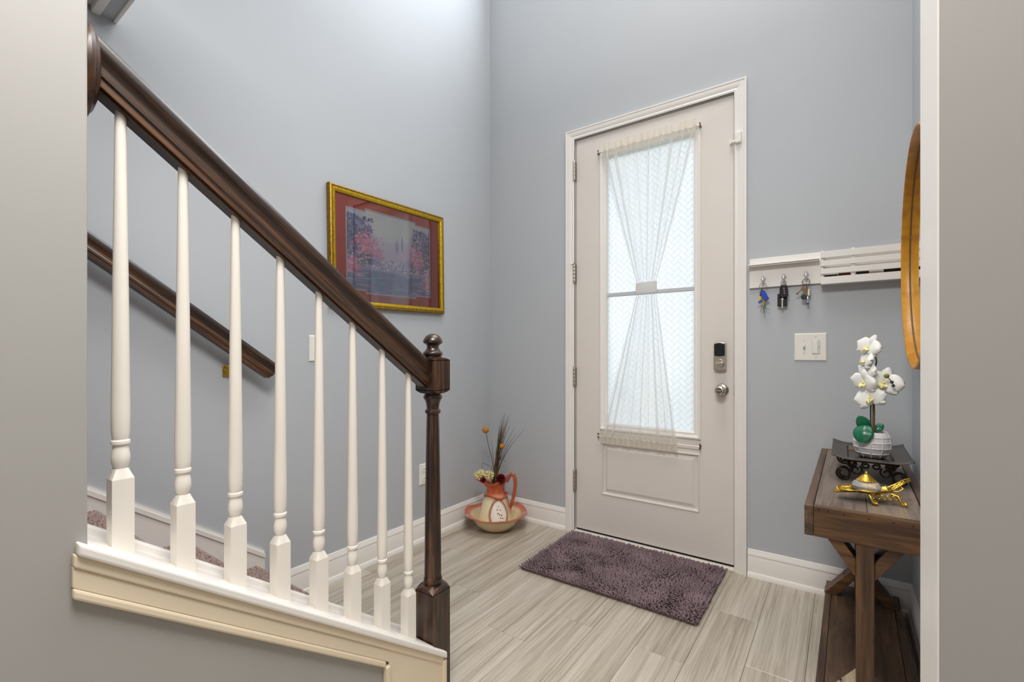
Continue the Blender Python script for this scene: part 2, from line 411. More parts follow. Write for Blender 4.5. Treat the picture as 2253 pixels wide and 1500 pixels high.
struct(MB().box(XF, 3.4, -3.2, 0.6, 2.75, 2.85), 'ceiling_hall', CEIL, 'white ceiling of the hall', 'ceiling')

struct(MB().box(0.0728, 0.0743, 0.5992, 0.7188, 0, 2.75), 'jamb_daylight_facing', TRIM, 'white facing added for the daylight on the end of the right foreground wall', 'trim')  # added white sheet: daylight on the bare wall end, put into colour
# baseboards: profile (protrusion, height)
BB = [(0, 0), (0.024, 0), (0.024, 0.010), (0.018, 0.022), (0.0125, 0.024), (0.0125, 0.098), (0.010, 0.104), (0.0125, 0.108), (0.0125, 0.114), (0.008, 0.122), (0.005, 0.134), (0, 0.136)]
struct(MB().prism([(XL+p, z) for p, z in BB], 1.016, YW, 'y'), 'baseboard_left', TRIM, 'white moulded baseboard along the stair-side wall', 'baseboard', smooth=30)
struct(MB().prism([(YW-p, z) for p, z in BB], XL, -1.432, 'x').prism([(YW-p, z) for p, z in BB], -0.394, XR, 'x'), 'baseboard_back', TRIM, 'white moulded baseboard on either side of the front door', 'baseboard', smooth=30)
struct(MB().prism([(XR-p, z) for p, z in BB], 0.719, YW, 'y'), 'baseboard_right', TRIM, 'white moulded baseboard behind the console table', 'baseboard', smooth=30)

# skirt board of the stairs on the left wall
def zs(y): return 0.266-0.715*(y-1.016)
sk = MB().prism([(-0.5, zs(-0.5)-0.30), (1.016, 0.0), (1.016, zs(1.016)-0.022), (-0.5, zs(-0.5)-0.022)], XL, XL+0.014, 'x')
sk.prism([(-0.5, zs(-0.5)-0.030), (1.016, zs(1.016)-0.030), (1.016, zs(1.016)-0.012), (-0.5, zs(-0.5)-0.012)], XL, XL+0.019, 'x')
sk.prism([(-0.5, zs(-0.5)-0.012), (1.016, zs(1.016)-0.012), (1.016, zs(1.016)), (-0.5, zs(-0.5))], XL, XL+0.011, 'x')
struct(sk, 'trim_1', TRIM, 'white sloped skirt board along the carpeted stairs', 'trim')

# upper landing beam seen at the top left corner
struct(MB().box(XL, XB, 0.470, 0.506, 2.268, 2.46), 'wall_upper', WALL, 'edge of the upper landing above the stairs')
struct(MB().box(XL, XB, 0.505, 0.517, 2.262, 2.46).box(XL, XB, 0.446, 0.471, 2.262, 2.46).box(XL, XB, 0.425, 0.447, 2.285, 2.46).box(XL, XB, 0.405, 0.426, 2.34, 2.46), 'trim_2', TRIM, 'white trim boards on the upper landing edge at the top left', 'trim', bevel=0.003)

# knee-wall cap and its fascia trim
cap_root = thing('trim_3', (-1.03, 0.64, 0), 'white sloped cap and cream fascia trim tinted for warm light on the knee wall', 'trim', kind='structure')
def slope_poly(y0, y1, t0, t1):
    return [(y0, zcap(y0)-t1), (y1, zcap(y1)-t1), (y1, zcap(y1)-t0), (y0, zcap(y0)-t0)]
cp = MB().prism(slope_poly(YE, 1.045, 0, CT), -1.175, XF, 'x')
cp.build('cap_board', TRIM, cap_root, bevel=0.004)
MB().prism(slope_poly(0.207, 1.080, 0, CT), XF, -1.0205, 'x').build('cap_nosing', TRIM, cap_root, bevel=0.005, seg=3)
MB().prism(slope_poly(YE, 1.03, -0.017, 0.02), -1.19, -1.166, 'x').build('inner_fillet', TRIM, cap_root, bevel=0.004)
MB().prism(slope_poly(0.203, 1.072, CT, CT+0.022), XF, -1.0285, 'x').build('cove_moulding', FASCIA, cap_root, bevel=0.003)
MB().prism(slope_poly(0.2025, 0.86, CT+0.022, 0.079), XF, -1.0325, 'x').build('fascia_board', FASCIA, cap_root, bevel=0.002)
MB().prism(slope_poly(0.2025, 0.845, 0.079, 0.097), XF, -1.0285, 'x').build('fascia_bead', FASCIA, cap_root, bevel=0.004)
st = MB().prism([(0.858, 0), (1.079, 0), (1.079, zcap(1.079)-CT-0.004), (0.858, zcap(0.858)-CT-0.02)], XF, -1.0325, 'x')
st.build('end_board', FASCIA, cap_root, bevel=0.002)
MB().box(XF, -1.026, 0.843, 0.858, 0, zcap(0.858)-0.085).build('board_edge_strip', FASCIA, cap_root, bevel=0.003)
MB().box(-1.056, -1.024, 1.066, 1.081, 0, zcap(1.081)-CT-0.002).build('corner_bead', FASCIA, cap_root, bevel=0.003)

# ---- stairs
RISE, RUN = 0.190, 0.2615
stair = thing('staircase', (-1.6, 0.5, 0), 'carpeted staircase rising between the knee wall and the grey wall', 'staircase', kind='structure')
for i in range(7):
    yn = 0.985-RUN*i; zt = 0.214+RISE*i
    poly = [(yn-RUN-0.02, zt-RISE-0.0), (yn-0.028, max(0, zt-RISE)), (yn-0.028, zt-0.045), (yn-0.012, zt-0.045)]
    for k in range(7):
        a = -PI/2+PI*k/6
        poly.append((yn-0.018+0.020*math.cos(a), zt-0.022+0.022*math.sin(a)))
    poly += [(yn-RUN-0.02, zt)]
    MB().prism(poly, XL+0.015, XB-0.012, 'x').build('carpeted_step', CARPET, stair, smooth=50)
# short carpet pile on the nosings that show above the cap
pv = []; pf = []
for i in range(4):
    yn = 0.985-RUN*i; zt = 0.214+RISE*i
    for k in range(3600):
        X = XL+0.02+random.random()*0.84; q = random.random()
        if q < 0.6: Y = yn-0.018-random.random()*0.10; base = Vector((X, Y, zt)); nrm = Vector((0, 0, 1))
        else:
            a = PI/2*random.random(); base = Vector((X, yn-0.018+0.020*math.cos(a), zt-0.022+0.022*math.sin(a))); nrm = Vector((0, math.cos(a), math.sin(a)))
        d = (nrm+Vector((random.gauss(0, .35), random.gauss(0, .35), random.gauss(0, .35)))).normalized()*0.008
        u = d.orthogonal().normalized()*0.0022; v_ = d.cross(u).normalized()*0.0022
        n0 = len(pv); pv += [base+u, base-u*0.5+v_, base-u*0.5-v_, base+d]
        pf += [(n0, n0+1, n0+3), (n0+1, n0+2, n0+3), (n0+2, n0, n0+3)]
mb = MB(); mb.v = pv; mb.f = pf
tag(mb.build('carpet_pile', paint('carpet_tuft', srgb(190, 168, 160), 0.95, 0.45, 260), stair), kind='stuff')

# ---- front door
sD = 2.612/2.628
def fx(x): return x*sD
def fz(z): return 1.12+(z-1.12)*sD
YD = 2.612
trim4 = thing('trim_4', (-0.915, YW, 0), 'white moulded casing around the front door', 'trim', kind='structure')
ci0, ci1, czt = -1.3735, -0.4560, 2.4560
prof = [(0.0, 0.0), (0.0, 0.009), (0.008, 0.012), (0.016, 0.010), (0.024, 0.013), (0.034, 0.016), (0.042, 0.0165), (0.046, 0.0135), (0.050, 0.018), (0.0575, 0.018), (0.0575, 0.0)]
def casing_piece(p0, p1, m0, m1, name):
    # p0->p1 along the inner edge, m0/m1 outward miter direction per unit offset
    mb = MB(); vs = []
    for p, m_ in ((p0, m0), (p1, m1)):
        for o_, h_ in prof: vs.append((p[0]+m_[0]*o_, YW-h_, p[1]+m_[1]*o_))
    n = len(prof)
    fs = [tuple(range(n)), tuple(range(2*n-1, n-1, -1))]+[(i, (i+1) % n, (i+1) % n+n, i+n) for i in range(n)]
    mb.add(vs, fs); return mb.build(name, TRIM, trim4, smooth=25)
casing_piece((ci0, 0), (ci0, czt), (-1, 0), (-1, 1), 'casing_side')
casing_piece((ci0, czt), (ci1, czt), (-1, 1), (1, 1), 'casing_head')
casing_piece((ci1, czt), (ci1, 0), (1, 1), (1, 0), 'casing_side')
MB().box(DX0, ci0, YW-0.008, 2.76, 0, czt+0.02).build('jamb', TRIM, trim4)
MB().box(ci1, DX1, YW-0.008, 2.76, 0, czt+0.02).build('jamb', TRIM, trim4)
MB().box(ci0, ci1, YW-0.008, 2.76, czt, DZ1).build('jamb', TRIM, trim4)
MB().box(ci0, ci0+0.02, 2.66, 2.70, 0, czt).box(ci1-0.02, ci1, 2.66, 2.70, 0, czt).box(ci0, ci1, 2.66, 2.70, czt-0.02, czt).build('weather_strip', BLACKG, trim4)
MB().box(ci0, ci1, 2.588, 2.78, 0.0, 0.016).build('threshold', CREAM, trim4, bevel=0.004)

door = thing('door_1', (-0.915, 2.634, 0.02), 'white front door with a tall frosted glass light and raised lower panel', 'door', kind='structure')
sx0, sx1 = fx(-1.3745), fx(-0.4635); sz0, sz1 = 0.028, 2.451
lx0, lx1, lz0, lz1 = fx(-1.212), fx(-0.625), fz(0.655), fz(2.348)     # light frame outer
gx0, gx1, gz0, gz1 = fx(-1.168), fx(-0.657), fz(0.692), fz(2.278)     # visible glass
px0, px1, pz0, pz1 = fx(-1.2054), fx(-0.631), fz(0.258), fz(0.577)    # lower panel
YB = YD+0.044
sl = MB().box(sx0, lx0, YD, YB, sz0, sz1).box(lx1, sx1, YD, YB, sz0, sz1).box(lx0, lx1, YD, YB, lz1, sz1).box(lx0, lx1, YD, YB, pz1, lz0).box(lx0, lx1, YD, YB, sz0, pz0)
sl.box(lx0, px0, YD, YB, pz0, pz1).box(px1, lx1, YD, YB, pz0, pz1)
sl.build('slab', DOORW, door)
def nest(x0, x1, z0, z1, steps):
    return [(x0+o, x1-o, z0+o, z1-o, d) for o, d in steps]
mky = lambda a, b_, d: (a, d, b_)
pm = MB(); vs, fs = pm.rings(nest(px0, px1, pz0, pz1, [(0, YD), (0.003, YD-0.004), (0.008, YD-0.004), (0.013, YD+0.009), (0.020, YD+0.010), (0.040, YD+0.001), (0.040, YD+0.001)]), mky)
fs.append((24, 25, 26, 27)); pm.add(vs, fs); pm.build('raised_panel', DOORW, door)
lf = MB(); dx = gx0-lx0
vs, fs = lf.rings(nest(lx0, lx1, lz0, lz1, [(0, YD), (0.0005, YD-0.010), (0.007, YD-0.013), (0.013, YD-0.011), (0.017, YD-0.004), (0.026, YD-0.003), (0.030, YD-0.006), (0.034, YD-0.004), (0.040, YD+0.014), (0.040, YB)]), mky)
lf.add(vs, fs); lf.build('light_frame', TRIM, door)
gx0, gx1, gz0, gz1 = lx0+0.040, lx1-0.040, lz0+0.040, lz1-0.040
MB().box(gx0-0.003, gx1+0.003, YD+0.018, YD+0.022, gz0-0.003, gz1+0.003).build('glass_pane', FROST, door)
zm = fz(1.472)
MB().box(gx0, gx1, YD+0.008, YD+0.017, zm-0.012, zm+0.012).build('muntin', MUNT, door, bevel=0.004)
# herringbone lines etched in the glass (fine raised cames)
hb = MB(); BL, BWd = 0.052, 0.026
def strip(p, q, wd=0.0011):
    p = Vector(p); q = Vector(q); d = (q-p).normalized(); nrm = Vector((-d.y, d.x))*wd/2
    # clip to glass
    def inside(t): r = p+(q-p)*t; return gx0 < r.x < gx1 and gz0 < r.y < gz1
    if not (inside(0) and inside(1)): 
        ts = [t/12 for t in range(13) if inside(t/12)]
        if len(ts) < 2: return
        p, q = p+(q-p)*ts[0], p+(q-p)*ts[-1]
    y = YD+0.0172
    hb.add([(p.x-nrm.x, y, p.y-nrm.y), (q.x-nrm.x, y, q.y-nrm.y), (q.x+nrm.x, y, q.y+nrm.y), (p.x+nrm.x, y, p.y+nrm.y)], [(0, 1, 2, 3)])
ca, sa = math.cos(PI/4), math.sin(PI/4)
def R2(u, v_): return ((gx0+gx1)/2+u*ca-v_*sa, (gz0+gz1)/2+u*sa+v_*ca)
B_ = BWd
for i in range(-46, 46):
    for j in range(-46, 46):
        # herringbone of 2:1 blocks on a unit lattice: pattern repeats along (1,1) and (2,-2)
        kk = (i-j) % 4
        # cell (i,j): kk 0,1 -> horizontal pair; 2,3 -> vertical pair
        if kk == 0:
            strip(R2(i*B_, j*B_), R2((i+2)*B_, j*B_)); strip(R2(i*B_, j*B_), R2(i*B_, (j+1)*B_))
        elif kk == 3:
            strip(R2(i*B_, j*B_), R2(i*B_, (j+2)*B_)); strip(R2(i*B_, j*B_), R2((i+1)*B_, j*B_))
tag(hb.build('etched_lines', ETCH, door), 'fine herringbone lines etched on the glass')
MB().box(sx0+0.002, sx1-0.002, YD+0.004, YB-0.004, 0.0165, 0.030).build('door_sweep', BLACKG, door)
# hinges
for i, (za, zb_) in enumerate([(2.325, 2.21), (1.68, 1.565), (1.03, 0.915), (0.383, 0.255)]):
    za, zb_ = fz(za), fz(zb_); cxh, cyh = -1.3725, 2.5915
    h = MB(); L = za-zb_
    for k in range(5):
        h.lathe([(0.0062, zb_+L*k/5+0.0008), (0.0068, zb_+L*k/5+0.002), (0.0068, zb_+L*(k+1)/5-0.002), (0.0062, zb_+L*(k+1)/5-0.0008)], 12, Matrix.Translation((cxh, cyh, 0)))
    h.lathe([(0.003, zb_-0.006), (0.004, zb_), (0.004, za), (0.006, za+0.002), (0.004, za+0.007)], 10, Matrix.Translation((cxh, cyh, 0)))
    h.box(cxh-0.001, cxh+0.004, cyh, YD+0.01, zb_, za)
    hh = h.build('hinge', NICKEL, door, smooth=40)
    if i == 1:
        MB().tube([(cxh-0.018, cyh-0.012, za+0.004), (cxh, cyh-0.004, za+0.002), (cxh+0.016, cyh-0.010, za+0.006)], 0.0035, 8).lathe([(0.009, za-0.004), (0.0095, za+0.006)], 12, Matrix.Translation((cxh, cyh, 0))).build('hinge_stop', NICKEL, hh, smooth=40)
# deadbolt (smart lock) and knob
lxx, lzz = fx(-0.527), fz(1.103)
lk = MB(); lw_, lh_ = 0.029, 0.068
def arch(sx, sy, n=9):
    pts = [(-sx, -sy), ]
    for k in range(n): t = k/(n-1); pts.append((-sx+2*sx*t, -sy-0.006*math.sin(PI*t)))
    pts.append((sx, -sy))
    for k in range(n): t = k/(n-1); pts.append((sx-2*sx*t, sy+0.006*math.sin(PI*t)))
    return pts
lk.prism([(lxx+a, lzz+b_) for a, b_ in arch(lw_, lh_)], YD-0.026, YD+0.001, 'y')
lock = lk.build('deadbolt', NICKEL, door, smooth=30, bevel=0.003)
tag(lock, 'satin nickel electronic deadbolt')
MB().prism([(lxx-0.0255, lzz+0.004), (lxx-0.012, lzz+0.001), (lxx, lzz), (lxx+0.012, lzz+0.001), (lxx+0.0255, lzz+0.004), (lxx+0.0255, lzz+0.064), (lxx, lzz+0.071), (lxx-0.0255, lzz+0.064)], YD-0.032, YD-0.020, 'y').build('battery_cover', BLACKP, lock, bevel=0.003)
RY = Matrix.Rotation(PI/2, 4, 'X')
Tt = Matrix.Translation((lxx+0.002, YD-0.026, lzz-0.036)) @ RY
MB().lathe([(0.022, -0.001), (0.022, 0.004), (0.019, 0.007), (0.017, 0.007)], 28, Tt).build('turn_ring', NICKEL, lock, smooth=40)
MB().box(-0.017, 0.017, -0.0075, 0.0075, 0.004, 0.020, Tt @ Matrix.Rotation(0.15, 4, 'Z')).build('thumb_turn', NICKEL, lock, bevel=0.005, seg=3)
kx, kz = fx(-0.526), fz(0.927)
Tk = Matrix.Translation((kx+0.006, YD, kz)) @ RY
kn = MB().lathe([(0.033, -0.001), (0.033, 0.004), (0.028, 0.010), (0.014, 0.013), (0.012, 0.028), (0.014, 0.034), (0.022, 0.040), (0.026, 0.050), (0.0255, 0.060), (0.020, 0.066), (0.013, 0.067), (0.0125, 0.0655)], 36, Tk)
knob = kn.build('door_knob', NICKEL, door, smooth=45)
MB().lathe([(0.0120, 0.0655), (0.0115, 0.0672)], 20, Tk).build('lock_recess', BRONZE, knob)
MB().box(-0.009, 0.009, -0.003, 0.003, 0.064, 0.074, Tk).build('lock_button', NICKEL, knob, bevel=0.002)
MB().lathe([(0.004, 0.002), (0.004, 0.0115)], 12, Tk @ Matrix.Translation((0.024, 0.006, 0))).build('screw_hole', BLACKG, knob)
# jamb latch plates
MB().box(ci1-0.003, ci1+0.004, YD-0.006, YD+0.012, fz(0.895), fz(0.955)).build('strike_plate', BLACKG, trim4)
# flip latch near the door top
la = thing('flip_latch', (-0.452, 2.59, 2.18), 'small white flip latch on the right door casing near the top', 'latch')
MB().box(-0.449, -0.420, 2.574, 2.596, 2.185, 2.242).build('latch_body', PLASTIC, la, bevel=0.004)
MB().box(-0.474, -0.447, 2.586, 2.594, 2.196, 2.206).box(-0.476, -0.467, 2.582, 2.606, 2.190, 2.214).build('latch_arm', PLASTIC, la, bevel=0.002)

# ---- outside: porch and lawn
struct(MB().box(-3.5, 2.5, 2.78, 5.0, -0.15, -0.02), 'floor_porch', CONCRETE, 'concrete porch outside the front door', 'floor')
struct(MB().box(-40, 40, 5.0, 60, -0.5, -0.16), 'floor_lawn', LAWN, 'lawn outside the front door', 'floor')

# ================================================================== BALUSTRADE
bal = thing('stair_balustrade', (-1.095, 1.0876, 0), 'dark oak stair railing with turned white balusters and a turned newel post', 'railing')
def profile_rail(wd, ht):
    w2 = wd/2
    return [(-w2*0.78, 0), (-w2*0.78, ht*0.16), (-w2*0.92, ht*0.20), (-w2*0.92, ht*0.30), (-w2*0.80, ht*0.36), (-w2*0.78, ht*0.46), (-w2*0.88, ht*0.58), (-w2, ht*0.70), (-w2*0.98, ht*0.84), (-w2*0.78, ht*0.95), (-w2*0.4, ht),
            (w2*0.4, ht), (w2*0.78, ht*0.95), (w2*0.98, ht*0.84), (w2, ht*0.70), (w2*0.88, ht*0.58), (w2*0.78, ht*0.46), (w2*0.80, ht*0.36), (w2*0.92, ht*0.30), (w2*0.92, ht*0.20), (w2*0.78, ht*0.16), (w2*0.78, 0)]
ang = math.atan(0.725)
def rail_local(y0, z0, length, prof, plumb=False):
    """local x runs down the slope; local y across, z up from the underside. Ends cut plumb when asked."""
    def fn(mb):
        n = len(prof); vs = []
        for t in (0, length):
            for (py, pz) in prof:
                vs.append((t+(pz*math.tan(-ang)*-1 if plumb else 0)*-1*0 + (pz*math.tan(ang) if plumb else 0)*-1, py, pz))
        fs = [tuple(range(n)), tuple(range(2*n-1, n-1, -1))]+[(i, (i+1) % n, (i+1) % n+n, i+n) for i in range(n)]
        mb.add(vs, fs)
    return fn
# world matrix: local x -> (0, cos, -sin), local y -> (1,0,0)... keep right handed
def rail_matrix(p):
    c, s_ = math.cos(ang), math.sin(ang)
    ex = Vector((0, c, -s_)); ez = Vector((0, s_, c)); ey = ez.cross(ex)
    M = Matrix((ex, ey, ez)).transposed().to_4x4(); M.translation = p
    return M
zu = lambda y: 1.571-0.725*(y-0.28)
Lr = (1.052-0.236)/math.cos(ang)
# plumb cut: a point at height h above the underside must shift back along x by h*tan(ang)
def plumb_rail(length, prof):
    def fn(mb):
        n = len(prof); vs = []
        for t in (0, length):
            for (py, pz) in prof: vs.append((t-pz*math.tan(ang), py, pz))
        fs = [tuple(range(n)), tuple(range(2*n-1, n-1, -1))]+[(i, (i+1) % n, (i+1) % n+n, i+n) for i in range(n)]
        mb.add(vs, fs)
    return fn
hr = local(plumb_rail(Lr, profile_rail(0.062, 0.074)), 'handrail', DARK, bal, rail_matrix(Vector((-1.1, 0.236, zu(0.236)))), smooth=35)
# underside fillet strip between balusters
local(lambda mb: mb.box(0.0, Lr, -0.017, 0.017, -0.004, 0.002), 'handrail_fillet', DARK, bal, rail_matrix(Vector((-1.1, 0.236, zu(0.236)))))
# oval rosette against the wall end
ros = MB(); zr = 1.625
Mr = Matrix.Translation((-1.1, YE, zr)) @ Matrix.Rotation(-PI/2, 4, 'X')
ros.lathe([(0.055, 0), (0.057, 0.006), (0.055, 0.012), (0.050, 0.0145), (0.048, 0.018), (0.040, 0.022), (0.001, 0.022)], 40, Mr, sx=1.0, sy=1.5)
ros.build('rosette', DARKZ, bal, smooth=35)
# balusters: square foot, vase, long taper
def baluster(y):
    z0 = zcap(y); zt = zu(y)+0.012; hw = 0.0166
    mb = MB(); X = -1.1
    zb_lo = z0-0.014; zs0 = z0+0.133
    mb.box(X-hw, X+hw, y-hw, y+hw, zb_lo, zs0)
    # chamfer pyramid to round neck
    n = 24; r0 = 0.0118; vs = []; fs = []
    sq = []
    for k in range(n):
        a = 2*PI*k/n+PI/4; cx_, sy_ = math.cos(a), math.sin(a); mm = max(abs(cx_), abs(sy_))
        sq.append((X+hw*cx_/mm, y+hw*sy_/mm, zs0+0.0*mm - 0.010*(1-min(1, (1/mm-1)/(math.sqrt(2)-1)))*0 ))
    mb.add(sq+[(X+r0*math.cos(2*PI*k/n+PI/4), y+r0*math.sin(2*PI*k/n+PI/4), zs0+0.019) for k in range(n)], [(k, (k+1) % n, n+(k+1) % n, n+k) for k in range(n)])
    T = Matrix.Translation((X, y, zs0))
    prof = [(0.0108, 0.017), (0.0112, 0.020), (0.0135, 0.028), (0.0146, 0.036), (0.0142, 0.044), (0.0126, 0.054), (0.0118, 0.060), (0.0122, 0.062), (0.0145, 0.064), (0.0148, 0.067), (0.0145, 0.070), (0.0122, 0.072), (0.0128, 0.075), (0.0140, 0.085), (0.0146, 0.12)]
    H = zt-zs0
    for t in (0.3, 0.5, 0.7, 0.85, 1.0): prof.append((0.0146-0.0062*t, 0.12+(H-0.12)*t))
    mb.lathe(prof, 20, T)
    return mb.build('baluster', CREAM, bal, smooth=32)
for i in range(8): baluster(0.282+0.1008*i)
# newel post
NX, NY, hw = -1.0945, 1.0876, 0.0392
nw = thing('newel_post', (0, 0, 0), None, None)
nw.parent = bal
nwb = MB()
nwb.box(NX-hw, NX+hw, NY-hw, NY+hw, 0.0, 0.352)
def sq_to_round(mb, z0, z1, h0, r1, n=32):
    sq = []
    for k in range(n):
        a = 2*PI*k/n; c_, s_ = math.cos(a), math.sin(a); mm = max(abs(c_), abs(s_))
        sq.append((NX+h0*c_/mm, NY+h0*s_/mm, z0))
    mb.add(sq+[(NX+r1*math.cos(2*PI*k/n), NY+r1*math.sin(2*PI*k/n), z1) for k in range(n)], [(k, (k+1) % n, n+(k+1) % n, n+k) for k in range(n)])
# lamb's-tongue shoulder: arched faces that drop to the corners
def shoulder(mb, z, hgt, h0, r1, sgn=1, n=32):
    lo = []
    for k in range(n):
        a = 2*PI*k/n; c_, s_ = math.cos(a), math.sin(a); mm = max(abs(c_), abs(s_))
        cornerness = (1/mm-1)/(math.sqrt(2)-1)
        lo.append((NX+h0*c_/mm, NY+h0*s_/mm, z+sgn*hgt*(1-cornerness**1.4)))
    base = [(p[0], p[1], z-sgn*0.002) for p in lo]
    top = [(NX+r1*math.cos(2*PI*k/n), NY+r1*math.sin(2*PI*k/n), z+sgn*(hgt*1.25)) for k in range(n)]
    f_ = lambda o: [(o+k, o+(k+1) % n, o+n+(k+1) % n, o+n+k) for k in range(n)]
    mb.add(base+lo+top, f_(0)+f_(n)+[tuple(2*n+k for k in range(n))])
shoulder(nwb, 0.352, 0.014, hw, 0.026)
nwb.build('base_block', DARKZ, nw, smooth=30)
tn = MB().lathe([(0.025, 0.362), (0.0275, 0.368), (0.0295, 0.377), (0.0300, 0.384), (0.0285, 0.392), (0.0268, 0.396), (0.0275, 0.402), (0.0272, 0.42), (0.0260, 0.55), (0.0238, 0.72), (0.0212, 0.88), (0.0200, 0.918),
    (0.0200, 0.922), (0.0245, 0.925), (0.0258, 0.930), (0.0245, 0.935), (0.0205, 0.938), (0.0205, 0.945), (0.0225, 0.958), (0.0262, 0.968), (0.0295, 0.972), (0.0308, 0.977), (0.0298, 0.982), (0.0268, 0.986), (0.026, 0.990)], 32, Matrix.Translation((NX, NY, 0)))
tn.build('turned_shaft', DARKZ, nw, smooth=35)
ub = MB().box(NX-hw, NX+hw, NY-hw, NY+hw, 1.000, 1.098)
shoulder(ub, 1.098, 0.007, hw, 0.030, 1); shoulder(ub, 1.000, 0.009, hw, 0.027, -1)
ub.build('upper_block', DARKZ, nw, smooth=30)
MB().lathe([(0.029, 1.104), (0.029, 1.109), (0.0265, 1.111), (0.0310, 1.114), (0.0325, 1.1185), (0.0310, 1.123), (0.0268, 1.126), (0.0250, 1.1285), (0.0208, 1.134), (0.0194, 1.140), (0.0205, 1.146), (0.0255, 1.150), (0.0312, 1.1535), (0.0322, 1.157), (0.0305, 1.163), (0.0262, 1.171), (0.0190, 1.178), (0.0100, 1.1825), (0.0005, 1.184)], 32, Matrix.Translation((NX, NY, 0))).build('finial', DARKZ, nw, smooth=40)

# ---- wall handrail
wh = thing('wall_handrail', (-1.993, 0.6, 1.2), 'dark oak handrail mounted on the left wall behind the balusters', 'handrail')
prof_w = profile_rail(0.052, 0.070)
zw = lambda y: 1.0285-0.725*(y-0.981)
Lw = (1.000+0.4)/math.cos(ang)
def wrail(mb):
    n = len(prof_w); vs = []
    for t, k in ((0, 0), (Lw, 0.35)):
        for (py, pz) in prof_w: vs.append((t+pz*k, py, pz))
    fs = [tuple(range(n)), tuple(range(2*n-1, n-1, -1))]+[(i, (i+1) % n, (i+1) % n+n, i+n) for i in range(n)]
    mb.add(vs, fs)
local(wrail, 'rail', DARK, wh, rail_matrix(Vector((-1.993, -0.40, zw(-0.40)))), smooth=35)
bk = MB(); by_, bz_ = 0.868, 1.046
bk.box(XL, XL+0.006, by_-0.016, by_+0.016, bz_-0.022, bz_+0.024)
bk.tube([(XL+0.004, by_-0.010, bz_+0.010), (XL+0.03, by_-0.008, bz_+0.004), (XL+0.052, by_, bz_+0.03), (XL+0.058, by_, zw(by_)+0.004)], 0.006, 10)
bk.tube([(XL+0.004, by_+0.010, bz_+0.010), (XL+0.03, by_+0.008, bz_+0.004), (XL+0.052, by_, bz_+0.03)], 0.005, 10)
bk.build('bracket', BRASS, wh, smooth=40, bevel=0.002)

# ================================================================== PICTURE
FY0, FY1, FZ0, FZ1 = 1.322, 2.113, 1.357, 1.958
pic = thing('framed_picture', (XL, 1.7175, FZ0), 'landscape print in a gilt frame with a dark red mount', 'picture')
tilt = math.radians(0.9)
cyc, czc = (FY0+FY1)/2, (FZ0+FZ1)/2
def mkx(a, b_, d):   # a along Y, b along Z, d = distance out from the wall; slight hanging tilt
    ya, zb_ = a-cyc, b_-czc
    return (XL+d, cyc+ya*math.cos(tilt)-zb_*math.sin(tilt), czc+ya*math.sin(tilt)+zb_*math.cos(tilt))
def ringpart(steps, name, mat, y0=FY0, y1=FY1, z0=FZ0, z1=FZ1, close=False):
    mb = MB(); vs, fs = mb.rings([(y0+o, y1-o, z0+o, z1-o, d) for o, d in steps], mkx)
    if close:
        k = 4*(len(steps)-1); fs.append((k, k+1, k+2, k+3))
    mb.add(vs, fs); return mb.build(name, mat, pic)
ringpart([(0, 0.001), (0, 0.020), (0.003, 0.026), (0.008, 0.029), (0.012, 0.027), (0.016, 0.0265)], 'frame_outer', GOLDD)
ringpart([(0.016, 0.0265), (0.018, 0.030), (0.024, 0.0305), (0.034, 0.024), (0.036, 0.018), (0.036, 0.004)], 'frame_inner', GOLD)
MB().add([mkx(a, b_, 0.003) for a, b_ in ((FY0+.03, FZ0+.03), (FY1-.03, FZ0+.03), (FY1-.03, FZ1-.03), (FY0+.03, FZ1-.03))], [(0, 1, 2, 3)]).build('backing', PINKMAT, pic)
AY0, AY1, AZ0, AZ1 = FY0+0.100, FY1-0.100, FZ0+0.092, FZ1-0.088    # art opening
stp = 0.018; sl_ = 0.13
def stepped(y0, y1, z0, z1, e):
    y0 += e; y1 -= e; z0 += e; z1 -= e; w_ = (y1-y0)
    a, b_ = y0+w_*0.20, y1-w_*0.20
    return [(y0, z0), (a, z0), (a, z0-stp*0.8), (b_, z0-stp*0.8), (b_, z0), (y1, z0), (y1, z1), (b_, z1), (b_, z1+stp*0.8), (a, z1+stp*0.8), (a, z1), (y0, z1)]
def mount(outer, inner, d, name, mat):
    # outer rectangle matched to 12 corners
    (oy0, oy1, oz0, oz1) = outer
    inn = inner; out = []
    for (y, z) in inn:
        yy = oy0 if abs(y-inn[0][0]) < 1e-6 else oy1 if abs(y-inn[5][0]) < 1e-6 else y
        zz = oz0 if z < czc else oz1
        out.append((yy, zz))
    vs = [mkx(*p, d) for p in out]+[mkx(*p, d) for p in inn]+[mkx(*p, d-0.0015) for p in inn]
    n = 12; fs = [(i, (i+1) % n, n+(i+1) % n, n+i) for i in range(n)]+[(n+i, n+(i+1) % n, 2*n+(i+1) % n, 2*n+i) for i in range(n)]
    MB().add(vs, fs).build(name, mat, pic)
mount((FY0+.03, FY1-.03, FZ0+.03, FZ1-.03), stepped(AY0, AY1, AZ0, AZ1, 0), 0.0085, 'red_mount', REDMAT)
mount((FY0+.05, FY1-.05, FZ0+.05, FZ1-.05), stepped(AY0, AY1, AZ0, AZ1, 0.009), 0.0065, 'pale_inner_mount', PINKMAT)
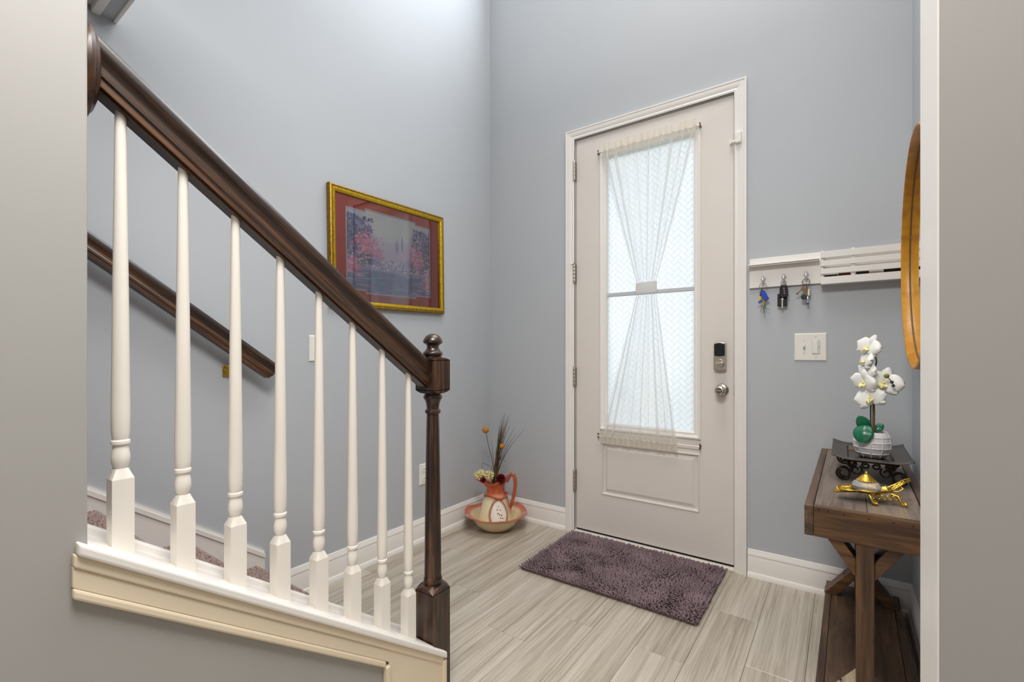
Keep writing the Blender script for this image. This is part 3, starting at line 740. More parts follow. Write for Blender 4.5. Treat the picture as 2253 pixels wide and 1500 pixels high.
# printed garden scene (colour only)
NUy, NVz = 230, 170
U, V = np.meshgrid(np.linspace(0, 1, NUy), np.linspace(0, 1, NVz))
img = np.zeros((NVz, NUy, 3))
def lerp(a, b_, t): return np.array(a)[None, None, :]*(1-t[..., None])+np.array(b_)[None, None, :]*t[..., None]
C = lambda r, g, b_: np.array(srgb(r, g, b_)[:3])
img[:] = lerp(C(186, 150, 186), C(186, 186, 222), V)
def blob(cx_, cy_, rx, ry, col, a=1.0, soft=0.35):
    global img
    d = np.sqrt(((U-cx_)/rx)**2+((V-cy_)/ry)**2); m_ = np.clip((1-d)/soft, 0, 1)*a
    img = img*(1-m_[..., None])+np.array(col)*m_[..., None]
r2 = np.random.default_rng(3)
blob(.5, .85, .30, .22, C(236, 232, 238), .8, .8)
water = np.clip((0.34-V)/0.06, 0, 1); img = img*(1-water[..., None])+lerp(C(84, 104, 142), C(130, 130, 166), U*0+r2.random(U.shape)*.6)*water[..., None]
for k in range(120):
    blob(r2.random(), r2.random()*.30, .03+.06*r2.random(), .006, C(*[(180, 130, 150), (120, 140, 180), (70, 90, 130), (200, 180, 200)][r2.integers(4)]), .6)
for (cx_, cy_, rx, ry, c_) in ((.10, .66, .20, .30, (84, 98, 140)), (.95, .62, .15, .36, (84, 94, 132)), (.20, .42, .26, .12, (104, 104, 146)), (.82, .42, .20, .12, (100, 96, 136)), (.24, .57, .12, .14, (184, 110, 146)), (.80, .52, .10, .15, (186, 108, 142)), (.08, .32, .10, .09, (178, 112, 138))):
    blob(cx_, cy_, rx, ry, C(*c_), .8, .6)
for k in range(1100):     # dark blue trees left and right
    s_ = r2.random() < .55
    cx_ = (r2.random()**1.4)*.30 if s_ else 1-(r2.random()**1.4)*.26
    cy_ = .36+r2.random()*.52
    blob(cx_, cy_, (.006+.014*r2.random()), .008+.016*r2.random(), C(*[(52, 62, 96), (70, 84, 120), (88, 96, 132), (58, 70, 92), (104, 110, 148)][r2.integers(5)]), .75)
for (cx_, cy_, rx, ry, n_) in ((.24, .58, .10, .12, 120), (.80, .52, .09, .14, 130), (.08, .34, .09, .09, 80), (.92, .25, .06, .13, 70), (.36, .50, .06, .08, 40)):
    for k in range(n_*3):
        blob(cx_+r2.normal()*rx*.55, cy_+r2.normal()*ry*.55, .006+.007*r2.random(), .007+.008*r2.random(), C(*[(206, 120, 152), (222, 150, 176), (176, 86, 122), (196, 104, 132), (232, 178, 196)][r2.integers(5)]), .8)
for k in range(160):
    blob(.15+.7*r2.random(), .33+.14*r2.random()*r2.random(), .01, .012, C(*[(80, 90, 128), (110, 120, 160), (60, 84, 92), (220, 216, 226)][r2.integers(4)]), .7)
blob(.62, .66, .012, .12, C(98, 104, 130), .8); blob(.56, .62, .02, .10, C(120, 122, 150), .6)
for k in range(40): blob(.93+r2.normal()*.02, .30+r2.normal()*.12, .008, .012, C(226, 222, 226), .9)
ga, gb = AY0-0.02, AY1+0.02; gc, gd_ = AZ0-0.025, AZ1+0.025
vs = [mkx(ga+(gb-ga)*i/(NUy-1), gc+(gd_-gc)*j/(NVz-1), 0.0045) for j in range(NVz) for i in range(NUy)]
fs = [(j*NUy+i, j*NUy+i+1, (j+1)*NUy+i+1, (j+1)*NUy+i) for j in range(NVz-1) for i in range(NUy-1)]
img = np.clip(img*1.8, 0, 0.95)
cols = [tuple(img[j, i])+(1.0,) for j in range(NVz) for i in range(NUy)]
tag(MB().add(vs, fs, None, cols).build('artwork', ART, pic), 'soft garden landscape print in blues and pinks')
MB().add([mkx(a, b_, 0.013) for a, b_ in ((FY0+.034, FZ0+.034), (FY1-.034, FZ0+.034), (FY1-.034, FZ1-.034), (FY0+.034, FZ1-.034))], [(0, 1, 2, 3)]).build('picture_glass', PICGLASS, pic)

# ================================================================== SWITCHES AND OUTLET
def plate(root, a0, a1, z0, z1, mk, t=0.006):
    mb = MB(); vs, fs = mb.rings([(a0, a1, z0, z1, 0.0005), (a0, a1, z0, z1, t*0.4), (a0+.004, a1-.004, z0+.004, z1-.004, t)], mk); fs.append((8, 9, 10, 11))
    mb.add(vs, fs); return mb.build('cover_plate', PLASTIC, root)
s1 = thing('light_switch', (XL, 1.262, 1.08), 'single white light switch on the left wall behind the balusters', 'light switch')
mkl = lambda a, b_, d: (XL+d, a, b_)
plate(s1, 1.226, 1.298, 1.081, 1.205, mkl)
MB().box(XL+0.005, XL+0.014, 1.257, 1.267, 1.137, 1.157).build('toggle', PLASTIC, s1, bevel=0.002)
o1 = thing('wall_outlet', (XL, 1.96, 0.33), 'white double wall outlet low on the left wall behind the newel post', 'outlet')
plate(o1, 1.926, 1.998, 0.334, 0.458, mkl)
for zc_ in (0.368, 0.424):
    r_ = MB().prism([(1.962+0.017*math.cos(a)*1.0, zc_+max(-.0135, min(.0135, 0.0175*math.sin(a)))) for a in [2*PI*k/20 for k in range(20)]], XL+0.005, XL+0.0085, 'x').build('receptacle', PLASTIC, o1)
    MB().box(XL+0.008, XL+0.0089, 1.955, 1.957, zc_-.002, zc_+.007).box(XL+0.008, XL+0.0089, 1.967, 1.969, zc_-.002, zc_+.006).build('slot', BLACKG, r_)
s2 = thing('double_light_switch', (-0.1275, YW, 1.084), 'white two-gang switch plate with toggle and dimmer beside the door', 'light switch')
mkb = lambda a, b_, d: (a, YW-d, b_)
plate(s2, -0.1925, -0.0635, 1.0842, 1.2144, mkb)
MB().box(-0.1585, -0.1475, YW-0.0065, YW-0.004, 1.135, 1.160).build('toggle_slot', MUNT, s2)
MB().box(-0.1565, -0.1495, YW-0.016, YW-0.005, 1.147, 1.158).build('toggle', PLASTIC, s2, bevel=0.002)
MB().box(-0.1225, -0.0895, YW-0.0063, YW-0.004, 1.1155, 1.1815).build('dimmer_gap', MUNT, s2)
MB().box(-0.1205, -0.0985, YW-0.010, YW-0.005, 1.118, 1.179).build('paddle', PLASTIC, s2, bevel=0.002)
MB().box(-0.0965, -0.0915, YW-0.009, YW-0.005, 1.118, 1.179).build('dimmer_track', PLASTIC, s2, bevel=0.001)
MB().box(-0.0965, -0.0925, YW-0.0115, YW-0.008, 1.147, 1.155).build('dimmer_slider', MUNT, s2)
for (a, z) in ((-0.153, 1.178), (-0.153, 1.119), (-0.1065, 1.197), (-0.1065, 1.1)):
    MB().lathe([(0.0028, 0.0055), (0.0026, 0.0070)], 10, Matrix.Translation((a, YW, z)) @ RY).build('screw', MUNT, s2)

# ================================================================== KEY SHELF
ks = thing('key_rack', (-0.09, YW, 1.43), 'white wall rack with key hooks, small ledge and slatted mail box', 'shelf')
MB().box(-0.385, -0.086, YW-0.014, YW, 1.4445, 1.590).build('back_board', TRIM, ks, bevel=0.002)
MB().box(-0.388, -0.091, 2.556, YW-0.012, 1.548, 1.554).box(-0.388, -0.091, 2.556, 2.560, 1.546, 1.558).build('ledge', TRIM, ks, bevel=0.0015)
bx0, bx1, by0, byb = -0.0855, 0.2365, 2.545, YW
for (za, zb_) in ((1.5545, 1.582), (1.5215, 1.5455), (1.4925, 1.5145), (1.4365, 1.4605)):
    pass
for (za, zb_) in ((1.5535, 1.5825), (1.5165, 1.5415), (1.4800, 1.5045), (1.4365, 1.4665)):
    MB().box(bx0, bx1, by0, by0+0.008, za, zb_).build('slat', TRIM, ks, bevel=0.001)
MB().box(bx0+0.001, bx0+0.010, by0+0.008, byb, 1.4365, 1.588).build('box_end', TRIM, ks)
MB().box(bx1-0.010, bx1-0.001, by0+0.008, byb, 1.4365, 1.588).build('box_end', TRIM, ks)
MB().box(0.0275, 0.0395, by0+0.008, by0+0.020, 1.4365, 1.588).build('box_post', TRIM, ks)
MB().box(bx0, bx1, by0+0.0, byb, 1.4345, 1.4375).build('box_bottom', TRIM, ks)
MB().box(bx0, bx1, YW-0.008, YW, 1.4365, 1.590).build('box_back', TRIM, ks)
hooks = [(-0.3235, 1.482), (-0.2355, 1.485), (-0.1440, 1.4875)]
for hx, hz in hooks:
    h = MB(); h.lathe([(0.010, 0.0), (0.010, 0.003), (0.007, 0.005)], 16, Matrix.Translation((hx, YW-0.014, hz+0.004)) @ RY)
    h.tube([(hx, YW-0.016, hz+0.006), (hx, YW-0.026, hz+0.010), (hx, YW-0.034, hz+0.002), (hx, YW-0.034, hz-0.012), (hx, YW-0.030, hz-0.020), (hx, YW-0.022, hz-0.018)], [0.0055, 0.006, 0.006, 0.0055, 0.005, 0.0045], 10)
    h.build('hook', CHROME, ks, smooth=45)
# mail inside the box
def flat(name, mat, x0, x1, y, z1, label, cat, group=None, tilt_=0.06):
    M = Matrix.Translation(((x0+x1)/2, y, 1.438)) @ Matrix.Rotation(-tilt_, 4, 'X')
    o = MB().box(-(x1-x0)/2, (x1-x0)/2, -0.0015, 0.0015, 0.0005, z1-1.438, M).build(name, mat)
    return tag(o, label, cat, group)
flat('card', CARDB, -0.070, -0.022, 2.570, 1.478, 'dark card in the left of the slatted mail box', 'card')
flat('paper', CARDW, -0.050, 0.000, 2.580, 1.476, 'crumpled white paper in the slatted mail box', 'paper')
flat('card', CARD, -0.020, 0.025, 2.564, 1.481, 'brown card in the slatted mail box left of its centre post', 'card')
flat('card', CARDB, 0.045, 0.090, 2.570, 1.482, 'black card just right of the mail box centre post', 'card')
flat('envelope', CARDW, 0.085, 0.135, 2.580, 1.480, 'pale envelope in the right half of the mail box', 'envelope')
flat('card', CARDB, 0.140, 0.215, 2.566, 1.484, 'wide black card at the mirror end of the mail box', 'card')

# keychains
def torus(mb, c, R_, r_, axis='y', n=20, M=None):
    pts = []
    for k in range(n):
        a = 2*PI*k/n
        pts.append({'y': (c[0]+R_*math.cos(a), c[1], c[2]+R_*math.sin(a)), 'x': (c[0], c[1]+R_*math.cos(a), c[2]+R_*math.sin(a))}[axis])
    return mb.tube(pts, r_, 6, M, closed=True)
hy = YW-0.028
# 1: blue tag, yellow cap, coloured cords
hx, hz = hooks[0]
k1 = thing('keychain', (hx, hy, hz-0.16), 'keys with a blue tag, yellow cap and green and red cords', 'keys', 'keychains on the rack')
torus(MB(), (hx, hy, hz-0.033), 0.016, 0.0012).build('key_ring', CHROME, k1, smooth=60)
MB().box(-0.012, 0.012, -0.003, 0.003, -0.028, 0.024, Matrix.Translation((hx+0.006, hy-0.008, hz-0.078)) @ Matrix.Rotation(-0.45, 4, 'Y')).build('blue_tag', BLUEP, k1, bevel=0.003)
MB().box(-0.004, 0.004, -0.003, 0.003, -0.010, 0.010, Matrix.Translation((hx-0.010, hy-0.006, hz-0.108)) @ Matrix.Rotation(1.0, 4, 'Y')).build('blue_tab', BLUEP, k1, bevel=0.001)
MB().box(-0.005, 0.005, -0.003, 0.003, -0.012, 0.012, Matrix.Translation((hx-0.013, hy, hz-0.090))).build('yellow_cap', YELP, k1, bevel=0.003)
MB().tube([(hx-0.004, hy-0.002, hz-0.046), (hx-0.010, hy-0.002, hz-0.072), (hx-0.012, hy-0.001, hz-0.08)], 0.003, 6).build('key', BRONZE, k1)
MB().box(hx-0.002, hx+0.008, hy-0.002, hy+0.002, hz-0.128, hz-0.05).build('key', BRASS, k1, bevel=0.002)
MB().tube([(hx+0.004, hy, hz-0.115), (hx+0.010, hy-0.004, hz-0.125), (hx+0.009, hy-0.004, hz-0.137), (hx+0.002, hy, hz-0.136), (hx+0.004, hy, hz-0.150), (hx+0.006, hy, hz-0.168)], 0.0022, 6).tube([(hx+0.008, hy, hz-0.137), (hx+0.022, hy, hz-0.145), (hx+0.034, hy, hz-0.151)], 0.0010, 5).build('green_cord', GRNP, k1, smooth=60)
MB().tube([(hx, hy, hz-0.122), (hx-0.004, hy, hz-0.136), (hx-0.012, hy, hz-0.160)], 0.0010, 5).build('red_cord', REDP, k1)
# 2: car fob
hx, hz = hooks[1]
k2 = thing('keychain', (hx, hy, hz-0.14), 'black remote fob with key blade and leather tag on the middle hook', 'keys', 'keychains on the rack')
torus(MB(), (hx, hy, hz-0.026), 0.011, 0.0012).torus if False else None
tmb = MB(); torus(tmb, (hx, hy, hz-0.027), 0.011, 0.0013); tmb.build('key_ring', CHROME, k2, smooth=60)
fob = MB().prism([(hx-0.017, hz-0.095), (hx+0.002, hz-0.102), (hx+0.020, hz-0.094), (hx+0.019, hz-0.060), (hx+0.014, hz-0.038), (hx-0.010, hz-0.037), (hx-0.015, hz-0.055)], hy-0.016, hy-0.003, 'y').build('fob', BLACKP, k2, bevel=0.004, seg=3)
for q in range(3): MB().lathe([(0.0024, 0), (0.0022, 0.0015)], 10, Matrix.Translation((hx+0.003+0.001*q, hy-0.0158, hz-0.056-0.011*q)) @ RY).build('button', MUNT, fob)
MB().box(hx-0.026, hx+0.015, hy-0.001, hy+0.006, hz-0.140, hz-0.078).build('leather_tag', paint('black_leather', srgb(30, 26, 32), 0.6, 0.2, 60), k2, bevel=0.004)
MB().box(hx-0.008, hx-0.001, hy-0.008, hy-0.005, hz-0.148, hz-0.100).box(hx-0.009, hx+0.001, hy-0.009, hy-0.004, hz-0.112, hz-0.100).build('key_blade', NICKEL, k2, bevel=0.001)
# 3: brass keys
hx, hz = hooks[2]
k3 = thing('keychain', (hx, hy, hz-0.14), 'bunch of bronze and steel keys with a round black disc', 'keys', 'keychains on the rack')
tmb = MB(); torus(tmb, (hx, hy, hz-0.033), 0.015, 0.0016); torus(tmb, (hx-0.002, hy-0.003, hz-0.052), 0.010, 0.0014); torus(tmb, (hx+0.002, hy+0.003, hz-0.058), 0.009, 0.0014, 'x'); tmb.build('key_ring', BRONZE, k3, smooth=60)
def key(mb, p, a, L):
    M = Matrix.Translation(p) @ Matrix.Rotation(a, 4, 'Y')
    mb.box(-0.0025, 0.0025, -0.001, 0.001, -L, -0.012, M); mb.box(0.0, 0.005, -0.001, 0.001, -L+0.004, -L+0.010, M)
    mb.lathe([(0.009, -0.0011), (0.009, 0.0011)], 14, M @ Matrix.Translation((0, 0, -0.008)) @ RY)
kb = MB(); key(kb, Vector((hx-0.006, hy-0.004, hz-0.06)), 0.85, 0.045); kb.build('key', BRONZE, k3)
kb = MB(); key(kb, Vector((hx-0.004, hy-0.007, hz-0.062)), 0.15, 0.040); kb.build('key', BRONZE, k3)
kb = MB(); key(kb, Vector((hx, hy-0.003, hz-0.062)), -0.05, 0.046); kb.build('key', BRONZE, k3)
MB().lathe([(0.012, -0.003), (0.013, 0), (0.012, 0.003)], 20, Matrix.Translation((hx-0.008, hy-0.010, hz-0.105)) @ RY).build('black_disc', BLACKP, k3, smooth=40)
MB().box(hx+0.004, hx+0.017, hy-0.003, hy+0.003, hz-0.100, hz-0.066).build('steel_tag', NICKEL, k3, bevel=0.003)
MB().lathe([(0.0045, 0), (0.0045, 0.028), (0.0035, 0.03)], 12, Matrix.Translation((hx+0.006, hy-0.001, hz-0.132))).build('steel_tube', CHROME, k3, smooth=40)
MB().lathe([(0.005, 0), (0.0055, 0.002), (0.005, 0.006)], 12, Matrix.Translation((hx+0.006, hy-0.001, hz-0.138))).build('blue_tip', BLUEP, k3, smooth=40)

# ================================================================== CURTAIN
cu = thing('sheer_curtain', (-0.905, 2.58, 0.57), 'sheer white door curtain gathered into an hourglass by a tieback', 'curtain')
Zr1, Zr0 = fz(2.338), fz(0.620); YCt = 2.586
zt1, zt0 = fz(1.524), fz(1.464)
tl, tr_ = fx(-0.974), fx(-0.857)
random.seed(21)
NF = 9
ph = [random.uniform(-0.25, 0.25) for _ in range(NF*2+2)]; am = [random.uniform(0.6, 1.2) for _ in range(NF*2+2)]
_w = [random.uniform(0.5, 1.6) for _ in range(NF)]
brk = [0.0]
for q_ in _w: brk.append(brk[-1]+q_/sum(_w))
def foldmap(u):
    """warps u so that the cloth doubles over itself in places; returns (position, depth)"""
    i = 0
    while i < NF-1 and u > brk[i+1]: i += 1
    w_ = brk[i+1]-brk[i]; t = (u-brk[i])/w_
    fw = 0.30/NF/w_*am[i]            # how far the cloth doubles back, in fold widths
    pos = brk[i]+w_*(t+fw*math.sin(2*PI*t))
    return pos, am[i]*math.cos(2*PI*t)
def curtain(v0z, v1z, l0, r0, l1, r1, name, pw):
    def fn(u, v):
        p, d = foldmap(u); e = v**pw
        L = l0+(l1-l0)*e; R_ = r0+(r1-r0)*e
        x = L+(R_-L)*p; z = v0z+(v1z-v0z)*v
        amp = 0.007*(1-0.45*e)
        return (x, YCt-0.006+amp*d*0.8+0.0015*math.sin(30*z+9*u), z)
    return MB().grid(fn, 217, 40).build(name, SHEER, cu, smooth=80)
curtain(Zr1, zt1, fx(-1.193), fx(-0.640), tl, tr_, 'upper_sheer', 1.08)
curtain(Zr0, zt0, fx(-1.196), fx(-0.742), tl, tr_, 'lower_sheer', 1.0)
def tie(u, v):
    a = 2*PI*u
    return ((tl+tr_)/2+0.061*math.cos(a), YCt-0.004+0.016*math.sin(a), zt0+(zt1-zt0)*v+0.002*math.cos(a))
tieo = MB().grid(tie, 40, 4, closeu=True).build('tieback', sheer('tieback_voile', (0.93, 0.91, 0.88, 1), 0.86), cu, smooth=80)
# ruffled headings above the top rod and below the bottom rod
def ruffle(xa, xb, za, zb_, name, n=26, ya=0.008):
    def fn(u, v):
        q = n*u*PI*2
        return (xa+(xb-xa)*u+0.003*math.sin(q*0.5), YCt-0.004+ya*(0.35+0.65*v)*math.sin(q+1.2*math.sin(3*u*PI)), za+(zb_-za)*v+0.004*v*math.sin(q*0.31))
    return MB().grid(fn, n*10, 8).build(name, RUFFLE, cu, smooth=80)
ruffle(fx(-1.192), fx(-0.640), Zr1-0.006, Zr1+0.040, 'top_heading', 15, 0.006)
ruffle(fx(-1.190), fx(-0.642), Zr1-0.034, Zr1+0.002, 'top_gathers', 30, 0.005)
ruffle(fx(-1.200), fx(-0.742), Zr0+0.004, Zr0-0.038, 'bottom_heading', 15, 0.007)
ruffle(fx(-1.198), fx(-0.742), Zr0+0.028, Zr0-0.002, 'bottom_gathers', 28, 0.005)
for zz, lab in ((Zr1, 'thin white curtain rod above the door glass'), (Zr0, 'thin white curtain rod below the door glass')):
    rd = thing('curtain_rod', (-0.905, YD, zz-0.02), lab, 'curtain rod', 'curtain rods on the door')
    xa, xb = fx(-1.216), fx(-0.626)
    MB().tube([(xa, YCt, zz), (xb, YCt, zz)], 0.0035, 10).build('rod', TRIM, rd, smooth=60)
    for xe in (xa, xb):
        MB().lathe([(0.002, -0.016), (0.005, -0.013), (0.003, -0.007), (0.006, 0), (0.003, 0.007), (0.005, 0.013), (0.002, 0.016)], 12, Matrix.Translation((xe, YCt+0.004, zz))).tube([(xe, YD, zz), (xe, YCt, zz)], 0.004, 8).build('rod_bracket', BRONZE, rd, smooth=45)

# ================================================================== MAT
mx0, mx1, my0, my1 = -1.368, -0.484, 1.985, 2.572
mat_o = thing('door_mat', ((mx0+mx1)/2, (my0+my1)/2, 0), 'purple-grey chenille mat on the floor before the front door', 'mat')
MB().box(mx0+0.006, mx1-0.006, my0+0.004, my1-0.006, 0.0005, 0.007).build('backing', MATB, mat_o, bevel=0.002)
rr = np.random.default_rng(11)
pts = []
sp = 0.0112
ny = int((my1-my0)/sp); nx = int((mx1-mx0)/sp)
pv = []; pf = []
prof_n = [(0.0030, 0.0), (0.0050, 0.30), (0.0055, 0.65), (0.0044, 0.90), (0.0010, 1.0)]
sg = 6
lean1 = rr.normal(size=(14, 10, 2))
for j in range(ny):
    for i in range(nx):
        X = mx0+(i+0.5+0.5*(j % 2))*sp+rr.normal()*0.0012; Y = my0+(j+0.5)*sp+rr.normal()*0.0012
        if X > mx1: continue
        gi = (X-mx0)/(mx1-mx0)*12.99; gj = (Y-my0)/(my1-my0)*8.99; a_, b_ = int(gi), int(gj); ta, tb = gi-a_, gj-b_
        ln = (lean1[a_, b_]*(1-ta)*(1-tb)+lean1[a_+1, b_]*ta*(1-tb)+lean1[a_, b_+1]*(1-ta)*tb+lean1[a_+1, b_+1]*ta*tb)*0.007
        ln = ln+rr.normal(size=2)*0.0030
        if j == 0: ln[1] = -0.009
        if i == 0: ln[0] = -0.008
        if X > mx1-sp*1.5: ln[0] = 0.008
        if j == ny-1: ln[1] = 0.006
        H = 0.019+rr.normal()*0.002
        n0 = len(pv)
        for r_, t in prof_n:
            for k in range(sg):
                a = 2*PI*k/sg
                pv.append((X+ln[0]*t*t*1.3+r_*math.cos(a), Y+ln[1]*t*t*1.3+r_*math.sin(a), 0.005+H*t))
        for q in range(len(prof_n)-1):
            for k in range(sg):
                pf.append((n0+q*sg+k, n0+q*sg+(k+1) % sg, n0+(q+1)*sg+(k+1) % sg, n0+(q+1)*sg+k))
me = bpy.data.meshes.new('chenille_pile'); org = world_loc(mat_o)
me.from_pydata([(p[0]-org.x, p[1]-org.y, p[2]-org.z) for p in pv], [], pf); me.shade_smooth(); me.materials.append(PILE)
po = bpy.data.objects.new('chenille_pile', me); COL.objects.link(po); po.parent = mat_o; tag(po, kind='stuff')

# ================================================================== PITCHER, BASIN, DRIED FLOWERS
BX, BY = -1.815, 2.365
# wash basin with scalloped rim
segs = 72
bprof = [(0.072, 0.0), (0.084, 0.001), (0.104, 0.014), (0.132, 0.042), (0.150, 0.070), (0.160, 0.086), (0.176, 0.096), (0.196, 0.101), (0.204, 0.106), (0.203, 0.110), (0.192, 0.108), (0.172, 0.103), (0.154, 0.092), (0.142, 0.072), (0.124, 0.046), (0.096, 0.020), (0.060, 0.012), (0.0005, 0.011)]
vs = []; cols = []
cr, od, orr = C(238, 220, 176), C(196, 96, 70), C(214, 120, 84)
for q, (r_, z) in enumerate(bprof):
    for k in range(segs):
        a = 2*PI*k/segs; sc_ = 1+0.022*math.sin(6*a)*max(0, (r_-0.14)/0.064)
        vs.append((BX+r_*sc_*math.cos(a), BY+r_*sc_*math.sin(a), z+0.004*math.sin(6*a)*max(0, (r_-0.15)/0.05)))
        t = min(1, max(0, (r_-0.152)/0.022)); wv = 0.5+0.5*math.sin(18*a+q)
        cc = cr*(1-t)+(od*(1-0.35*wv)+orr*0.35*wv)*t
        cols.append(tuple(cc)+(1.0,))
fs = [(i*segs+k, i*segs+(k+1) % segs, (i+1)*segs+(k+1) % segs, (i+1)*segs+k) for i in range(len(bprof)-1) for k in range(segs)]
fs.append(tuple(range(segs-1, -1, -1)))
bo = MB().add(vs, fs, None, cols).build('wash_basin', GLAZE, smooth=60)
tag(bo, 'cream ceramic wash basin with a scalloped rust-red rim on the floor', 'basin')
# pitcher
pit = thing('water_pitcher', (BX, BY, 0.013), 'cream and rust ceramic pitcher with an oval floral medallion standing in the basin', 'pitcher')
pp = [(0.080, 0.0), (0.100, 0.004), (0.108, 0.022), (0.109, 0.045), (0.104, 0.080), (0.094, 0.120), (0.082, 0.160), (0.071, 0.195), (0.062, 0.218), (0.056, 0.235), (0.056, 0.250), (0.064, 0.268), (0.078, 0.286), (0.090, 0.300)]
def pprof(t):
    k = t*(len(pp)-1); i = min(len(pp)-2, int(k)); f_ = k-i
    return pp[i][0]*(1-f_)+pp[i+1][0]*f_, pp[i][1]*(1-f_)+pp[i+1][1]*f_
spout = math.radians(205)   # world direction of the lip
medal = math.radians(-42)
def rot(a, z):  # deform lip
    return a
nu, nv = 96, 70
vs = []; cols = []
rust, rustd, cream, white = C(196, 92, 52), C(150, 58, 36), C(240, 226, 186), C(244, 238, 226)
for j in range(nv):
    r_, z = pprof(j/(nv-1))
    for i in range(nu):
        a = 2*PI*i/nu; da = (a-spout+PI) % (2*PI)-PI
        lip = max(0, (z-0.235)/0.065)
        rr_ = r_*(1+lip*(0.62*math.exp(-(da/0.55)**2)-0.16*abs(math.sin(da))+0.05*math.sin(5*a)))
        zz = z+lip*(0.004*math.exp(-(da/0.6)**2)-0.018*math.exp(-((abs(da)-1.25)/0.5)**2)+0.03*math.exp(-((abs(da)-PI)/0.7)**2))
        vs.append((BX+rr_*math.cos(a), BY+rr_*math.sin(a), 0.013+zz))
        dm = (a-medal+PI) % (2*PI)-PI
        wd = 0.060*(1-0.32*max(0, (z-0.10)/0.1)); e = math.sqrt((dm*r_/wd)**2+((z-0.105)/0.088)**2)
        t = min(1, max(0, (z-0.175)/0.05)); cc = cream*(1-t)+rust*t
        side = math.exp(-((abs(da)-PI)/0.55)**2)*min(1, max(0, (z-0.04)/0.08)); cc = cc*(1-0.8*side)+rustd*0.8*side
        if e < 1.18:
            if e > 0.80: g = 1-abs(e-0.97)/0.21; g = max(0, min(1, g)); cc = cc*(1-g)+rustd*g if e > 0.97 else white*(1-g)+rustd*g
            else: cc = white
        cols.append(tuple(cc)+(1.0,))
fs = [(j*nu+i, j*nu+(i+1) % nu, (j+1)*nu+(i+1) % nu, (j+1)*nu+i) for j in range(nv-1) for i in range(nu)]
fs.append(tuple(range(nu-1, -1, -1)))
body = MB().add(vs, fs, None, cols).build('pitcher_body', GLAZE, pit, smooth=70, solid=0.004)
RUSTG2 = paint('rust_glaze', srgb(186, 86, 48), 0.15, 0.12, 30, coat=0.6)
ha = spout+PI
def hp(r_, z): return (BX+r_*math.cos(ha), BY+r_*math.sin(ha), 0.013+z)
MB().tube([hp(0.072, 0.285), hp(0.088, 0.322), hp(0.102, 0.338), hp(0.116, 0.335), hp(0.125, 0.31), hp(0.127, 0.27), hp(0.122, 0.23), hp(0.114, 0.19), hp(0.104, 0.15), hp(0.094, 0.115)], [0.009, 0.011, 0.012, 0.012, 0.012, 0.0115, 0.011, 0.011, 0.010, 0.007], 12).build('handle', RUSTG2, pit, smooth=70)
# raised collar under the neck
MB().tube([(BX+(0.071+0.004)*math.cos(a), BY+(0.071+0.004)*math.sin(a), 0.013+0.205+0.012*math.sin(3*a)) for a in [2*PI*k/48 for k in range(48)]], 0.006, 8, closed=True).build('collar', RUSTG2, pit, smooth=70)
# painted sprig on the medallion: tiny raised flowers
for (da_, z, r_, c_) in ((0.02, .152, .0035, (170, 150, 110)), (-0.08, .134, .005, (196, 140, 120)), (0.12, .130, .004, (120, 90, 70)), (-0.05, .112, .0045, (70, 60, 40)), (0.05, .104, .005, (160, 70, 50)), (0.18, .100, .0045, (90, 60, 60)), (0.22, .082, .004, (60, 70, 50)), (0.1, .086, .005, (170, 80, 60)), (0.05, .068, .003, (90, 90, 50)), (0.24, .064, .0035, (70, 60, 60))):
    rb = np.interp(z, [p_[1] for p_ in pp], [p_[0] for p_ in pp]); a = medal+da_
    c0 = Vector((BX+(rb+0.002)*math.cos(a), BY+(rb+0.002)*math.sin(a), 0.013+z))
    mn = 'sprig_%d_%d_%d' % c_
    mt = MATS.get(mn) or paint(mn, srgb(*c_), 0.3, 0.1)
    Mz = Matrix.Translation(c0) @ Matrix.Rotation(a, 4, 'Z') @ Matrix.Rotation(PI/2, 4, 'Y')
    mb = MB()
    for q in range(5): mb.lathe([(r_*0.45, 0), (r_*0.4, 0.0012), (0.0002, 0.0015)], 7, Mz @ Matrix.Translation((r_*0.6*math.cos(2*PI*q/5), r_*0.6*math.sin(2*PI*q/5), 0)))
    mb.build('painted_flower', mt, pit)
# dried flowers; mouth of the pitcher is at z ~0.31
mouth = Vector((BX-0.012, BY-0.008, 0.29))
def at_px(px, py, depth_y):  # a helper for arranging the bouquet only: offsets measured from the photograph
    return None
rdir = Vector((math.cos(math.radians(35.5)), math.sin(math.radians(35.5)), 0))   # the bouquet spreads mostly along this direction
def bq(dx_, z, dy_=0.0): return Vector((BX, BY, 0))+rdir*dx_+Vector((-rdir.y, rdir.x, 0))*dy_+Vector((0, 0, z))
def pompon(name, c, R_, mat, n, label, cat, stem_to, group=None, ln=1.0, wd=0.0035):
    t = thing(name, c, label, cat, group)
    mb = MB(); random.seed(int(abs(c.x)*1e4))
    for k in range(n):
        d = Vector((random.gauss(0, 1), random.gauss(0, 1), random.gauss(0, 1)+0.25)).normalized()
        u = d.orthogonal().normalized(); v_ = d.cross(u)
        aa = random.random()*6.28; u, v_ = u*math.cos(aa)+v_*math.sin(aa), v_*math.cos(aa)-u*math.sin(aa)
        L = R_*random.uniform(0.8, 1.1)*ln
        cup = d*0
        p0 = c+d*R_*0.15; p1 = c+d*L*0.65+v_*0.0015; p2 = c+d*L+v_*0.003
        mb.add([p0-u*wd*.3, p0+u*wd*.3, p1+u*wd, p1-u*wd, p2+u*wd*.35, p2-u*wd*.35], [(0, 1, 2, 3), (3, 2, 4, 5)])
    mb.build('petals', mat, t)
    MB().sphere(c, R_*0.45, 10).build('flower_heart', mat, t, smooth=80)
    MB().tube([c, (c+stem_to)/2+Vector((0, 0, -0.004)), stem_to], 0.0016, 5).build('stem', GRASSD, t)
    return t
